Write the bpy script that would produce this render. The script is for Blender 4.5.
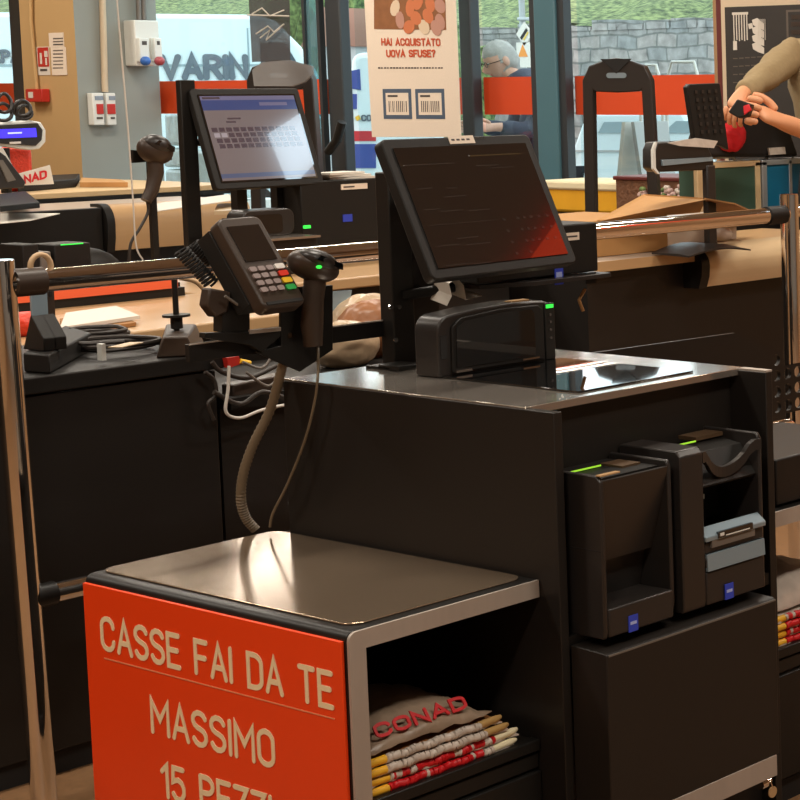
import bpy, bmesh, math, random
from mathutils import Vector, Matrix
random.seed(7)
PI = math.pi
for o in list(bpy.data.objects): bpy.data.objects.remove(o)
SC = bpy.context.scene; COL = SC.collection

# ------------------------------------------------------------------ camera
CF, CPX, CPY = 1892.5, 1160.5, 247.6
CC = Vector((-1.998, -2.8588, 1.6))
YAW, PIT, ROL = 1.0263, -0.0851, -0.007
_F = Vector((math.sin(YAW)*math.cos(PIT), math.cos(YAW)*math.cos(PIT), math.sin(PIT)))
_R0 = Vector((math.cos(YAW), -math.sin(YAW), 0)); _U0 = _R0.cross(_F)
_R = math.cos(ROL)*_R0 + math.sin(ROL)*_U0; _U = -math.sin(ROL)*_R0 + math.cos(ROL)*_U0
cam = bpy.data.cameras.new('camera'); camo = bpy.data.objects.new('camera', cam); COL.objects.link(camo)
camo.matrix_world = Matrix(((_R.x,_U.x,-_F.x,CC.x),(_R.y,_U.y,-_F.y,CC.y),(_R.z,_U.z,-_F.z,CC.z),(0,0,0,1)))
cam.sensor_fit = 'HORIZONTAL'; cam.sensor_width = 36; cam.lens = CF/800*36
cam.shift_x = (400-CPX)/800; cam.shift_y = (CPY-400)/800
cam.clip_start = 0.05; cam.clip_end = 300
SC.camera = camo

# ------------------------------------------------------------------ world, light, exposure
SC.view_settings.view_transform = 'Standard'; SC.view_settings.look = 'None'
SC.view_settings.gamma = 1.0; SC.view_settings.use_curve_mapping = False
SC.view_settings.exposure = 0.25
w = bpy.data.worlds.new('overcast_sky'); SC.world = w; w.use_nodes = True
wn = w.node_tree.nodes; bg = wn['Background']
bg.inputs['Color'].default_value = (0.90, 0.97, 1.0, 1); bg.inputs['Strength'].default_value = 2.3

def area(name, loc, sx, sy, energy, color, rot=(0,0,0)):
    l = bpy.data.lights.new(name, 'AREA'); l.shape = 'RECTANGLE'; l.size = sx; l.size_y = sy
    l.energy = energy; l.color = color
    o = bpy.data.objects.new(name, l); o.location = loc; o.rotation_euler = rot; COL.objects.link(o); return o
WARM = (1.0, 0.92, 0.80)
LAMPS = [(-2.2,-2.0),(1.0,-2.4),(-2.2,1.6),(1.0,1.2),(4.2,1.9),(1.4,4.6),(4.4,5.2),(-1.6,5.2),(1.8,8.4),(4.6,8.6),(4.6,-1.0),(3.6,11.4)]  # last lamp is added to brighten the tan pillar
LAMP_W = 56

# ------------------------------------------------------------------ pixel rays onto real planes
def ray(x, y): return _F + _R*((x-CPX)/CF) - _U*((y-CPY)/CF)
def _on(x, y, ax, val):
    d = ray(x, y); return CC + d*((val-CC[ax])/d[ax])
def onz(x, y, z): return _on(x, y, 2, z)
def onv(x, y, v): return _on(x, y, 1, v)
def onu(x, y, u): return _on(x, y, 0, u)
def dep(x, y, D): return CC + ray(x, y)*D

# ------------------------------------------------------------------ materials
def lin(h):
    h = h.lstrip('#'); r = []
    for i in (0,2,4):
        c = int(h[i:i+2],16)/255; r.append(c/12.92 if c <= .04045 else ((c+.055)/1.055)**2.4)
    return (*r, 1)
MATS = {}
def mat(name, col, rough=.5, metal=0., noise=0., nscale=20., bump=0., bscale=200., emit=0., spec=.5, coat=0., stretch=None, rnoise=0., crough=.015):
    m = bpy.data.materials.new(name); m.use_nodes = True; nt = m.node_tree; N = nt.nodes; L = nt.links
    b = N['Principled BSDF']; c = lin(col) if isinstance(col, str) else col
    b.inputs['Base Color'].default_value = c; b.inputs['Roughness'].default_value = rough
    b.inputs['Metallic'].default_value = metal; b.inputs['Specular IOR Level'].default_value = spec
    b.inputs['Coat Weight'].default_value = coat; b.inputs['Coat Roughness'].default_value = crough
    if emit: b.inputs['Emission Color'].default_value = c; b.inputs['Emission Strength'].default_value = emit
    if noise or bump or rnoise:
        tc = N.new('ShaderNodeTexCoord'); mp = N.new('ShaderNodeMapping'); L.new(tc.outputs['Object'], mp.inputs[0])
        if stretch: mp.inputs['Scale'].default_value = stretch
    if noise or rnoise:
        t = N.new('ShaderNodeTexNoise'); t.inputs['Scale'].default_value = nscale; t.inputs['Detail'].default_value = 5
        L.new(mp.outputs[0], t.inputs[0])
        if noise:
            mx = N.new('ShaderNodeMix'); mx.data_type = 'RGBA'
            mx.inputs[6].default_value = tuple(x*(1-noise) for x in c[:3])+(1,)
            mx.inputs[7].default_value = tuple(min(1, x*(1+noise)) for x in c[:3])+(1,)
            L.new(t.outputs[0], mx.inputs[0]); L.new(mx.outputs[2], b.inputs['Base Color'])
        if rnoise:
            mr = N.new('ShaderNodeMapRange'); mr.inputs[3].default_value = max(0, rough-rnoise); mr.inputs[4].default_value = rough+rnoise
            L.new(t.outputs[0], mr.inputs[0]); L.new(mr.outputs[0], b.inputs['Roughness'])
    if bump:
        t2 = N.new('ShaderNodeTexNoise'); t2.inputs['Scale'].default_value = bscale; L.new(mp.outputs[0], t2.inputs[0])
        bp = N.new('ShaderNodeBump'); bp.inputs['Strength'].default_value = bump; bp.inputs['Distance'].default_value = .01
        L.new(t2.outputs[0], bp.inputs['Height']); L.new(bp.outputs[0], b.inputs['Normal'])
    MATS[name] = m; return m
def glassmat(name, tint=(.9,.97,.98,1), amt=.06, rough=.0, trans=None):
    m = bpy.data.materials.new(name); m.use_nodes = True; nt = m.node_tree; N = nt.nodes; L = nt.links
    N.remove(N['Principled BSDF']); out = N['Material Output']
    t = N.new('ShaderNodeBsdfTransparent'); t.inputs[0].default_value = tint
    g = N.new('ShaderNodeBsdfGlossy'); g.inputs['Roughness'].default_value = rough
    mx = N.new('ShaderNodeMixShader'); mx.inputs[0].default_value = .04; L.new(t.outputs[0], mx.inputs[1]); L.new(g.outputs[0], mx.inputs[2])
    if trans:
        d = N.new('ShaderNodeBsdfDiffuse'); d.inputs[0].default_value = trans
        m2 = N.new('ShaderNodeMixShader'); m2.inputs[0].default_value = amt
        L.new(mx.outputs[0], m2.inputs[1]); L.new(d.outputs[0], m2.inputs[2]); L.new(m2.outputs[0], out.inputs[0])
    else: L.new(mx.outputs[0], out.inputs[0])
    return m
M = MATS
mat('black_panel', '#211d1a', .42, noise=.06, nscale=6, spec=.35)
mat('black_metal', '#1c1a18', .40, noise=.08, nscale=30, spec=.3)
mat('black_plastic', '#1e1c1a', .5, bump=.08, bscale=600, spec=.25)
mat('device_plastic', '#2a2624', .36, spec=.45)
mat('brown_plastic', '#3b2f27', .4, spec=.4)
mat('coin_tan','#54402c',.5)
mat('rubber', '#1a1817', .8)
mat('steel_top', (.56,.50,.44,1), .13, .8, spec=.8, noise=.04, nscale=4, rnoise=.04, stretch=(1,60,1))
mat('plate_steel', (.42,.31,.215,1), .15, .75, spec=.8, noise=.05, nscale=3, rnoise=.05, stretch=(1,40,1))
mat('brushed_edge', '#b3a89e', .5, .35, noise=.08, nscale=60, stretch=(1,1,.05))
mat('chrome', (.82,.80,.78,1), .06, 1.)
mat('orange_sign', '#f24408', .42, noise=.05, nscale=3)
mat('cream_letter', '#f3dcb2', .6)
mat('cream_line', '#e98d60', .6)
mat('screen_glass', '#1d1a19', .02, spec=1.0, coat=1.0)
mat('dark_glass', '#101213', .03, spec=.9, coat=.6)
mat('screen_dim', '#2c2927', .05, emit=.10, spec=1.0, coat=1.0)
mat('screen_text', '#35312f', .05, emit=.10, spec=1.0, coat=1.0)
mat('screen_gold', '#40361f', .05, emit=.10, spec=1.0, coat=1.0)
mat('label_cream', '#e6d6c4', .6, noise=.06, nscale=90)
mat('label_ink', '#4a4340', .7)
mat('blue_sticker', '#2b3fae', .45, emit=.06)
mat('blue_ink', '#aab6e8', .5)
mat('white_plastic', '#dcdcd6', .4)
mat('white_paper', '#d6cfc4', .75)
mat('led_green', '#35e04a', .4, emit=.9)
mat('led_lime', '#8fc832', .4, emit=.8)
mat('key_grey', '#8f7f7c', .5)
mat('key_red', '#d0301c', .5); mat('key_yellow', '#e0b21e', .5); mat('key_green', '#2aa04a', .5); mat('key_white', '#dcd4cc', .5)
mat('scuffed_grey', '#6d665f', .35)
mat('gunmetal_slot', '#8ea1ad', .25, .3)
mat('grey_cable', '#6c5d49', .5); mat('dark_cable', '#2f2823', .5); mat('beige_cable', '#c2a27c', .5); mat('white_cable', '#cfc8bf', .5)
mat('tan_laminate', '#b8946a', .34, noise=.07, nscale=5, stretch=(.3,6,6))
mat('tan_laminate_light', '#c4ab87', .36, noise=.08, nscale=6, stretch=(.3,10,10))
mat('grey_laminate', '#b5a596', .3, noise=.05, nscale=8)
mat('wood_plank', '#d0b184', .45, noise=.14, nscale=9, stretch=(.4,14,14))
mat('orange_strip', '#e8623a', .5)
mat('cardboard', '#b98a54', .8, noise=.06, nscale=12)
mat('cardboard_dark', '#9a6c3c', .8, noise=.06, nscale=12)
mat('bag_clear', '#b9a184', .3, noise=.25, nscale=14, bump=.6, bscale=18)
mat('red_print', '#c8141c', .45); mat('yellow_print', '#f0b62c', .5); mat('bag_film', '#c9bcb0', .35, noise=.25, nscale=22, bump=.5, bscale=30)
mat('bag_brown', '#8c5a34', .4, noise=.3, nscale=16, bump=.5, bscale=25); mat('bag_mix','#9a8470',.35,noise=.55,nscale=9,bump=.6,bscale=25); mat('bag_yellow', '#b8935a', .45, noise=.15, nscale=30)
mat('pillar_tan', '#bd9a68', .75, noise=.05, nscale=3); mat('pillar_grey', '#8e918b', .75, noise=.05, nscale=3)
mat('wall_warm', '#a5805a', .85, noise=.06, nscale=2); mat('ceiling_paint', '#a39c92', .9)
mat('frame_dark', '#2f3438', .45); mat('frame_teal', '#49707c', .45, noise=.05, nscale=4)
mat('orange_film', '#d5481c', .5)
mat('red_paint', '#b8281f', .45); mat('dark_red', '#5e2320', .5); mat('beige_frame', '#c9b59a', .55)
mat('chalkboard', '#2c2723', .6, noise=.15, nscale=6); mat('chalk', '#cfc6ba', .8); mat('chalk_faint', '#5d534a', .8)
mat('yellow_fabric', '#e6a61a', .7, noise=.08, nscale=15); mat('cream_cloth', '#e8dcb8', .8)
mat('green_case', '#3f5a4c', .45, noise=.05, nscale=20); mat('blue_case', '#1f7398', .4, noise=.05, nscale=20); mat('case_edge', '#d9bc90', .4); mat('alu_edge', '#c9cdd0', .35, .6)
mat('skin', '#d99a72', .55, noise=.06, nscale=25); mat('skin_pale', '#cfa18c', .55)
mat('shirt', '#94805e', .9, noise=.12, nscale=40, bump=.35, bscale=35); mat('apron', '#26211f', .8); mat('trousers', '#22252c', .8)
mat('hair_grey', '#a9a7a3', .8, noise=.2, nscale=60); mat('hair_brown', '#3a281c', .7, noise=.2, nscale=60); mat('jacket', '#3a4254', .8, noise=.1, nscale=20, bump=.3, bscale=20)
mat('red_cloth', '#d81f2a', .6, noise=.15, nscale=30); mat('red_mesh_bag', '#d8391c', .5, noise=.3, nscale=60, bump=.6, bscale=60)
mat('van_white', '#d5e6ea', .3); mat('van_line', '#8fa6ad', .5); mat('van_glass', '#41525c', .1); mat('van_ink', '#5e6a74', .5); mat('tyre', '#1c1c1d', .8)
mat('car_red', '#b8323a', .4); mat('car_blue', '#3c4f94', .4); mat('car_yellow', '#d8b640', .4)
mat('pole_grey', '#a9adad', .5); mat('sign_yellow', '#d9b54a', .5); mat('sign_orange', '#e08a2c', .5)
mat('terracotta_roof', '#8a6656', .8); mat('bottle_pack', '#c3d3d6', .25, noise=.35, nscale=14, bump=.5, bscale=14)
mat('purple_lcd', '#3b2fe0', .3, emit=1.1); mat('lcd_text', '#a9b4ff', .3, emit=1.0)
mat('blue_plug', '#2f63b0', .45); mat('red_plug', '#a8484e', .45)
mat('lamp_frame', '#8e8880', .6)
lampm = mat('lamp_diffuser', (1.0,.86,.70,1), .5, emit=5.0)
glowm = mat('added_cool_glow', (.66,.86,1.0,1), .5, emit=5.5)
GLASS = glassmat('window_glass'); CLEAR = glassmat('clear_acrylic', (.80,.80,.80,1), .32, .05, (.62,.62,.62,1))
TEALREFL = glassmat('teal_reflect_glass', (.45,.68,.74,1), .3, .02, (.25,.45,.5,1))

def brickmat(name, c1, c2, mortar, scale, bw, bh, rough=.9):
    m = bpy.data.materials.new(name); m.use_nodes = True; nt = m.node_tree; N = nt.nodes; L = nt.links; b = N['Principled BSDF']
    tc = N.new('ShaderNodeTexCoord'); mp = N.new('ShaderNodeMapping'); mp.inputs['Rotation'].default_value = (PI/2, 0, PI/2) 
    sx = N.new('ShaderNodeSeparateXYZ'); cx = N.new('ShaderNodeCombineXYZ'); L.new(tc.outputs['Object'], sx.inputs[0])
    L.new(sx.outputs['Y'], cx.inputs['X']); L.new(sx.outputs['Z'], cx.inputs['Y'])
    nz = N.new('ShaderNodeTexNoise'); nz.inputs['Scale'].default_value = 2.2; L.new(tc.outputs['Object'], nz.inputs[0])
    va = N.new('ShaderNodeVectorMath'); va.operation = 'MULTIPLY_ADD'; va.inputs[1].default_value = (.16,.12,0)
    L.new(nz.outputs['Color'], va.inputs[0]); L.new(cx.outputs[0], va.inputs[2])
    t = N.new('ShaderNodeTexBrick'); t.inputs['Scale'].default_value = scale; t.inputs['Brick Width'].default_value = bw; t.inputs['Row Height'].default_value = bh
    t.inputs['Color1'].default_value = lin(c1); t.inputs['Color2'].default_value = lin(c2); t.inputs['Mortar'].default_value = lin(mortar)
    t.inputs['Mortar Size'].default_value = .018; t.inputs['Mortar Smooth'].default_value = .6
    L.new(va.outputs[0], t.inputs[0])
    n2 = N.new('ShaderNodeTexNoise'); n2.inputs['Scale'].default_value = 6; n2.inputs['Detail'].default_value = 6; L.new(tc.outputs['Object'], n2.inputs[0])
    mx = N.new('ShaderNodeMix'); mx.data_type = 'RGBA'; mx.blend_type = 'OVERLAY'; mx.inputs[0].default_value = .8
    L.new(t.outputs[0], mx.inputs[6]); L.new(n2.outputs[0], mx.inputs[7]); L.new(mx.outputs[2], b.inputs['Base Color'])
    b.inputs['Roughness'].default_value = rough; MATS[name] = m; return m
brickmat('stone_blocks', '#8f9190', '#a39c97', '#757672', 1.0, .36, .17)
def grassmat(name, a, b_, sc):
    m = bpy.data.materials.new(name); m.use_nodes = True; nt = m.node_tree; N = nt.nodes; L = nt.links; b = N['Principled BSDF']
    tc = N.new('ShaderNodeTexCoord'); t = N.new('ShaderNodeTexNoise'); t.inputs['Scale'].default_value = sc; t.inputs['Detail'].default_value = 8
    L.new(tc.outputs['Object'], t.inputs[0]); r = N.new('ShaderNodeValToRGB'); r.color_ramp.elements[0].position = .35; r.color_ramp.elements[1].position = .65
    r.color_ramp.elements[0].color = lin(a); r.color_ramp.elements[1].color = lin(b_)
    L.new(t.outputs[0], r.inputs[0]); L.new(r.outputs[0], b.inputs['Base Color']); b.inputs['Roughness'].default_value = .95; MATS[name] = m
grassmat('grass_bank', '#36452a', '#88945e', 11.0); grassmat('leaves', '#34472a', '#7d9358', 16.0)
mat('asphalt', '#9fa0a0', .9, noise=.1, nscale=4); mat('white_ground', '#dfe3e2', .9)
def floormat():
    m = mat('floor_terrazzo', '#8a6748', .35, noise=.35, nscale=45, rnoise=.08); return m
floormat()
def wickermat():
    m = mat('wicker', '#6a452c', .7, noise=.6, nscale=25, bump=.8, bscale=45); return m
wickermat(); mat('flower_mix', '#c8a8a0', .8, noise=.6, nscale=60, bump=.8, bscale=60)

# ------------------------------------------------------------------ builders
WM = {}
class MB:
    def __init__(s): s.bm = bmesh.new(); s.slots = []; s.cur = 0
    def m(s, name):
        mm = M[name] if isinstance(name, str) else name
        if mm not in s.slots: s.slots.append(mm)
        s.cur = s.slots.index(mm); return s
    def face(s, vs, smooth=False):
        try: f = s.bm.faces.new(vs)
        except ValueError: return None
        f.material_index = s.cur; f.smooth = smooth; return f
    def hexa(s, p):   # 8 points: bottom 4 ccw, top 4
        v = [s.bm.verts.new(q) for q in p]
        for idx in ((3,2,1,0),(4,5,6,7),(0,1,5,4),(1,2,6,5),(2,3,7,6),(3,0,4,7)): s.face([v[i] for i in idx])
        return s
    def box(s, x0, x1, y0, y1, z0, z1, mtx=None):
        p = [Vector(q) for q in ((x0,y0,z0),(x1,y0,z0),(x1,y1,z0),(x0,y1,z0),(x0,y0,z1),(x1,y0,z1),(x1,y1,z1),(x0,y1,z1))]
        if mtx: p = [mtx @ q for q in p]
        return s.hexa(p)
    def prism(s, pts, off, smooth=False):
        a = [s.bm.verts.new(Vector(p)) for p in pts]; b = [s.bm.verts.new(Vector(p)+Vector(off)) for p in pts]
        n = len(pts); s.face(a[::-1]); s.face(b)
        for i in range(n): s.face([a[i], a[(i+1)%n], b[(i+1)%n], b[i]], smooth)
        return s
    def slabquad(s, c, th):   # 4 corner points, thickness along the normal (backwards)
        c = [Vector(q) for q in c]; n = (c[1]-c[0]).cross(c[3]-c[0]).normalized()*th
        return s.hexa([c[0],c[1],c[2],c[3],c[0]+n,c[1]+n,c[2]+n,c[3]+n])
    def rings(s, rings, cap=True, smooth=True, closed=True):
        vs = [[s.bm.verts.new(p) for p in r] for r in rings]
        for a, b in zip(vs[:-1], vs[1:]):
            n = len(a)
            for i in range(n if closed else n-1): s.face([a[i], a[(i+1)%n], b[(i+1)%n], b[i]], smooth)
        if cap: s.face(vs[0][::-1]); s.face(vs[-1])
        return s
    def tube(s, pts, r, seg=10, cap=True):
        pts = [Vector(p) for p in pts]; rr = r if isinstance(r, (list, tuple)) else [r]*len(pts); out = []
        d0 = (pts[1]-pts[0]).normalized(); up = Vector((0,0,1)) if abs(d0.z) < .9 else Vector((1,0,0)); nx = d0.cross(up).normalized()
        for i, p in enumerate(pts):
            d = (pts[min(i+1,len(pts)-1)]-pts[max(i-1,0)]).normalized()
            nx = (nx - d*nx.dot(d)); nx = nx.normalized() if nx.length > 1e-6 else d.orthogonal().normalized(); ny = d.cross(nx)
            out.append([p + nx*math.cos(a)*rr[i] + ny*math.sin(a)*rr[i] for a in [2*PI*k/seg for k in range(seg)]])
        return s.rings(out, cap)
    def cyl(s, a, b, r, seg=20, r2=None): return s.tube([a, b], [r, r if r2 is None else r2], seg)
    def ell(s, c, r, mtx=None, seg=20, rg=12):
        c = Vector(c); out = []
        for i in range(1, rg):
            t = PI*i/rg
            ring = [Vector((r[0]*math.sin(t)*math.cos(a), r[1]*math.sin(t)*math.sin(a), -r[2]*math.cos(t))) for a in [2*PI*k/seg for k in range(seg)]]
            out.append([c + ((mtx @ q) if mtx else q) for q in ring])
        return s.rings(out, True)
    def build(s, name, material=None, parent=None, bevel=0., smooth=None, local=False, seg=2, subsurf=0, autosm=True):
        bmesh.ops.recalc_face_normals(s.bm, faces=s.bm.faces[:])
        me = bpy.data.meshes.new(name); 
        if parent is not None and not local:
            inv = WM[parent.name].inverted(); bmesh.ops.transform(s.bm, matrix=inv, verts=s.bm.verts[:])
        s.bm.to_mesh(me); s.bm.free()
        if s.slots:
            for q in s.slots: me.materials.append(q)
        if material is not None and not s.slots: me.materials.append(M[material] if isinstance(material, str) else material)
        o = bpy.data.objects.new(name, me); COL.objects.link(o)
        if parent is not None: o.parent = parent; WM[o.name] = WM[parent.name].copy()
        else:
            WM[o.name] = Matrix.Identity(4)
        if bevel:
            b = o.modifiers.new('bevel','BEVEL'); b.width = bevel; b.segments = seg; b.limit_method = 'ANGLE'; b.angle_limit = .6
            for p in me.polygons: p.use_smooth = True
            try: me.set_sharp_from_angle(angle=.7)
            except Exception: pass
            b.harden_normals = False
        elif not subsurf:
            me.set_sharp_from_angle(angle=.8)
        if subsurf:
            q = o.modifiers.new('sub','SUBSURF'); q.levels = subsurf; q.render_levels = subsurf
            for p in me.polygons: p.use_smooth = True
        return o
def tag(o, label, cat, group=None, kind=None):
    if label: o['label'] = label
    if cat: o['category'] = cat
    if group: o['group'] = group
    if kind: o['kind'] = kind
    return o
def thing(name, label, cat, loc=(0,0,0), group=None, mtx=None, kind=None):
    o = bpy.data.objects.new(name, None); o.empty_display_size = .1; COL.objects.link(o)
    m = mtx if mtx is not None else Matrix.Translation(Vector(loc)); o.matrix_world = m; WM[o.name] = m.copy()
    return tag(o, label, cat, group, kind)
def struct(name, mb, material=None, **k):
    o = mb.build(name, material, **k); o['kind'] = 'structure'; return o
def simple(name, mb, material, label, cat, group=None, **k): return tag(mb.build(name, material, **k), label, cat, group)
def recenter(o):     # put a lone mesh's origin at its own base
    me = o.data; c = sum((v.co for v in me.vertices), Vector())/len(me.vertices); c.z = min(v.co.z for v in me.vertices)
    me.transform(Matrix.Translation(-c)); o.location = c; WM[o.name] = Matrix.Translation(c); return o
def copytree(o, delta=None, parent=None):
    c = o.copy(); COL.objects.link(c)
    if parent is not None: c.parent = parent; c.matrix_parent_inverse = o.matrix_parent_inverse.copy()
    if delta is not None: c.location = o.location + Vector(delta)
    for ch in list(o.children): copytree(ch, None, c)
    return c
def frame(c, yaw, tilt):     # local x = right along the face, y = away from the viewer, z = up the face
    r = Vector((math.cos(yaw), math.sin(yaw), 0)); n0 = Vector((-math.sin(yaw), math.cos(yaw), 0)); z = Vector((0,0,1))
    up = z*math.cos(tilt) + n0*math.sin(tilt); aw = n0*math.cos(tilt) - z*math.sin(tilt)
    return Matrix(((r.x,aw.x,up.x,c[0]),(r.y,aw.y,up.y,c[1]),(r.z,aw.z,up.z,c[2]),(0,0,0,1)))
def arcpts(cx, cy, rx, ry, a0, a1, n=8):
    return [(cx+rx*math.cos(math.radians(a0+(a1-a0)*i/n)), cy+ry*math.sin(math.radians(a0+(a1-a0)*i/n))) for i in range(n+1)]
def rrect(x0, x1, z0, z1, r, n=5):
    return arcpts(x1-r, z1-r, r, r, 0, 90, n)+arcpts(x0+r, z1-r, r, r, 90, 180, n)+arcpts(x0+r, z0+r, r, r, 180, 270, n)+arcpts(x1-r, z0+r, r, r, 270, 360, n)

# ------------------------------------------------------------------ stroke lettering
A_ = arcpts
G = {
 'A': [[(0,0),(.26,1),(.52,0)], [(.1,.32),(.42,.32)]],
 'C': [A_(.24,.74,.24,.26,0,180)+A_(.24,.26,.24,.26,180,360)],
 'D': [[(0,0),(0,1)]+A_(.2,.74,.28,.26,90,0)+A_(.2,.26,.28,.26,0,-90)+[(0,0)]],
 'E': [[(.42,1),(0,1),(0,0),(.42,0)], [(0,.52),(.36,.52)]],
 'F': [[(.42,1),(0,1),(0,0)], [(0,.5),(.36,.5)]],
 'G': [A_(.24,.74,.24,.26,0,180)+A_(.24,.26,.24,.26,180,360)+[(.48,.48),(.28,.48)]],
 'H': [[(0,0),(0,1)], [(.46,0),(.46,1)], [(0,.5),(.46,.5)]],
 'I': [[(0,0),(0,1)]], '1': [[(0,.78),(.2,1),(.2,0)]],
 'J': [[(.36,1),(.36,.24)]+A_(.18,.2,.18,.2,0,-180)],
 'L': [[(0,1),(0,0),(.4,0)]],
 'M': [[(0,0),(0,1),(.3,.42),(.6,1),(.6,0)]],
 'N': [[(0,0),(0,1),(.46,0),(.46,1)]],
 'O': [A_(.24,.74,.24,.26,0,180)+A_(.24,.26,.24,.26,180,360)+[(.48,.74)]],
 'P': [[(0,0),(0,1)], [(0,1)]+A_(.2,.75,.26,.25,90,-90)+[(0,.5)]],
 'Q': [A_(.24,.74,.24,.26,0,180)+A_(.24,.26,.24,.26,180,360)+[(.48,.74)], [(.3,.2),(.52,-.04)]],
 'R': [[(0,0),(0,1)], [(0,1)]+A_(.2,.75,.26,.25,90,-90)+[(0,.5)], [(.22,.5),(.46,0)]],
 'S': [A_(.23,.76,.23,.24,20,250)+A_(.23,.25,.23,.25,80,-160)],
 'T': [[(0,1),(.48,1)], [(.24,1),(.24,0)]],
 'U': [[(0,1),(0,.26)]+A_(.24,.26,.24,.26,180,360)+[(.48,1)]],
 'V': [[(0,1),(.26,0),(.52,1)]], 'W': [[(0,1),(.18,0),(.36,.8),(.54,0),(.72,1)]],
 'X': [[(0,1),(.46,0)], [(0,0),(.46,1)]], 'B': [[(0,0),(0,1)]+A_(.2,.76,.22,.24,90,-90)+A_(.2,.26,.26,.26,90,-90)+[(0,0)]],
 'Z': [[(0,1),(.44,1),(0,0),(.44,0)]],
 '5': [[(.42,1),(.05,1),(.02,.55)]+A_(.21,.32,.23,.32,120,-150)],
 '?': [A_(.2,.78,.2,.22,170,-60)+[(.2,.4),(.2,.28)], [(.2,.03),(.2,0)]],
 'o': [A_(.2,.3,.2,.3,0,360,12)], 'c': [A_(.2,.3,.2,.3,50,310,10)],
}
def gw(ch): return .26 if ch == ' ' else max(p[0] for s in G[ch] for p in s)
def strokes(mb, s, p0, dx, up, length, height, st, thick=.0012, gap=.20):
    """text along unit dx from p0 (baseline left), fitted to the given length and cap height"""
    dx = Vector(dx).normalized(); up = Vector(up).normalized(); nn = dx.cross(up).normalized(); p0 = Vector(p0)
    tot = sum(gw(c) for c in s) + gap*(len(s)-1); kx = length/tot; x = 0; r = st/2
    for ch in s:
        if ch != ' ':
            for li, pl in enumerate(G[ch]):
                P = [Vector(((x+q[0])*kx, q[1]*height)) for q in pl]
                Q = [P[0]]
                for q in P[1:]:
                    if (q-Q[-1]).length > 1e-5: Q.append(q)
                P = Q; closed = (P[0]-P[-1]).length < 1e-5
                if closed: P = P[:-1]
                n = len(P); Lf, Rt = [], []
                for k in range(n):
                    a = P[k-1] if (k or closed) else None; c = P[(k+1) % n] if (k < n-1 or closed) else None
                    d1 = (P[k]-a).normalized() if a is not None else None; d2 = (c-P[k]).normalized() if c is not None else None
                    if d1 is None: d1 = d2
                    if d2 is None: d2 = d1
                    m = d1+d2
                    if m.length < 1e-3: m = d1
                    m.normalize(); nrm = Vector((-m.y, m.x)); cs = max(.45, abs(m.dot(d1))); Lf.append(P[k]+nrm*r/cs); Rt.append(P[k]-nrm*r/cs)
                H = nn*thick*(1+.25*li)
                def w3(q, h): return p0+dx*q.x+up*q.y+(H if h else Vector())
                V = [[mb.bm.verts.new(w3(q, h)) for q in (Lf[k], Rt[k]) for h in (0, 1)] for k in range(n)]
                for k in range(n if closed else n-1):
                    a, b = V[k], V[(k+1) % n]
                    mb.face([a[1], a[3], b[3], b[1]]); mb.face([a[0], b[0], b[2], a[2]]); mb.face([a[0], a[1], b[1], b[0]]); mb.face([a[2], b[2], b[3], a[3]])
                if not closed:
                    for k, d in ((0, (P[0]-P[1]).normalized()), (n-1, (P[-1]-P[-2]).normalized())):
                        nr = Vector((-d.y, d.x)); first = (k == 0)
                        A, B = (V[k][3], V[k][1]) if first else (V[k][1], V[k][3])
                        A0, B0 = (V[k][2], V[k][0]) if first else (V[k][0], V[k][2])
                        arc = [mb.bm.verts.new(w3(P[k]+(nr*math.cos(t)+d*math.sin(t))*r, 1)) for t in (PI/6, PI/3, PI/2, 2*PI/3, 5*PI/6)]
                        arc0 = [mb.bm.verts.new(w3(P[k]+(nr*math.cos(t)+d*math.sin(t))*r, 0)) for t in (PI/6, PI/3, PI/2, 2*PI/3, 5*PI/6)]
                        mb.face([A]+arc+[B]); T = [A]+arc+[B]; T0 = [A0]+arc0+[B0]
                        for q in range(6): mb.face([T[q], T0[q], T0[q+1], T[q+1]])
        x += gw(ch)+gap
    return mb

# ================================================================== SETTING
UF = 6.2; Z1 = 4.0
struct('floor', MB().box(-5.2, UF+.1, -6.2, 13.7, -.1, 0), 'floor_terrazzo')
struct('ceiling', MB().box(-5.2, UF+.1, -6.2, 13.7, Z1, Z1+.1), 'ceiling_paint')
struct('wall_back', MB().box(-5.2, -5.0, -6.2, 13.7, 0, Z1), 'wall_warm')
mat('wall_grey', '#8e8b86', .85, noise=.06, nscale=2)
struct('wall_right', MB().box(-5.2, UF+.1, -6.2, -6.0, 0, Z1), 'wall_grey')
struct('wall_left', MB().box(-5.2, UF+.1, 13.5, 13.7, 0, Z1), 'wall_warm')
# facade wall with window bays
H1, H2 = 3.30, 2.75
wf = MB()
wf.box(UF, UF+.2, -6.0, 5.16, 0, Z1)                 # solid part behind the cashier
wf.box(UF, UF+.2, 5.16, 8.76, H2, Z1); wf.box(UF, UF+.2, 8.76, 13.5, H1, Z1)
wf.box(UF, UF+.2, 5.16, 13.5, 0, .12)
struct('wall_front', wf, 'wall_warm')
def mull(y0, y1, top, m, x0=UF-.02, x1=UF+.16): return MB().box(x0, x1, y0, y1, .1, top), m
struct('trim_1', MB().box(UF-.02, UF+.06, 8.59, 8.75, .12, H2), 'frame_dark', bevel=.01)
struct('trim_2', MB().box(UF-.02, UF+.06, 7.27, 7.38, .12, H2), 'frame_dark', bevel=.01)
struct('trim_3', MB().box(UF-.02, UF+.12, 12.56, 12.72, .12, H1), 'frame_dark', bevel=.01)
struct('trim_4', MB().box(UF-.05, UF+.04, 6.45, 6.64, .12, H2), 'frame_teal', bevel=.01)
struct('trim_5', MB().m('frame_dark').box(UF-.03, UF+.03, 6.64, 6.70, .12, H2).box(UF-.03, UF+.03, 6.39, 6.45, .12, H2))
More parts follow.
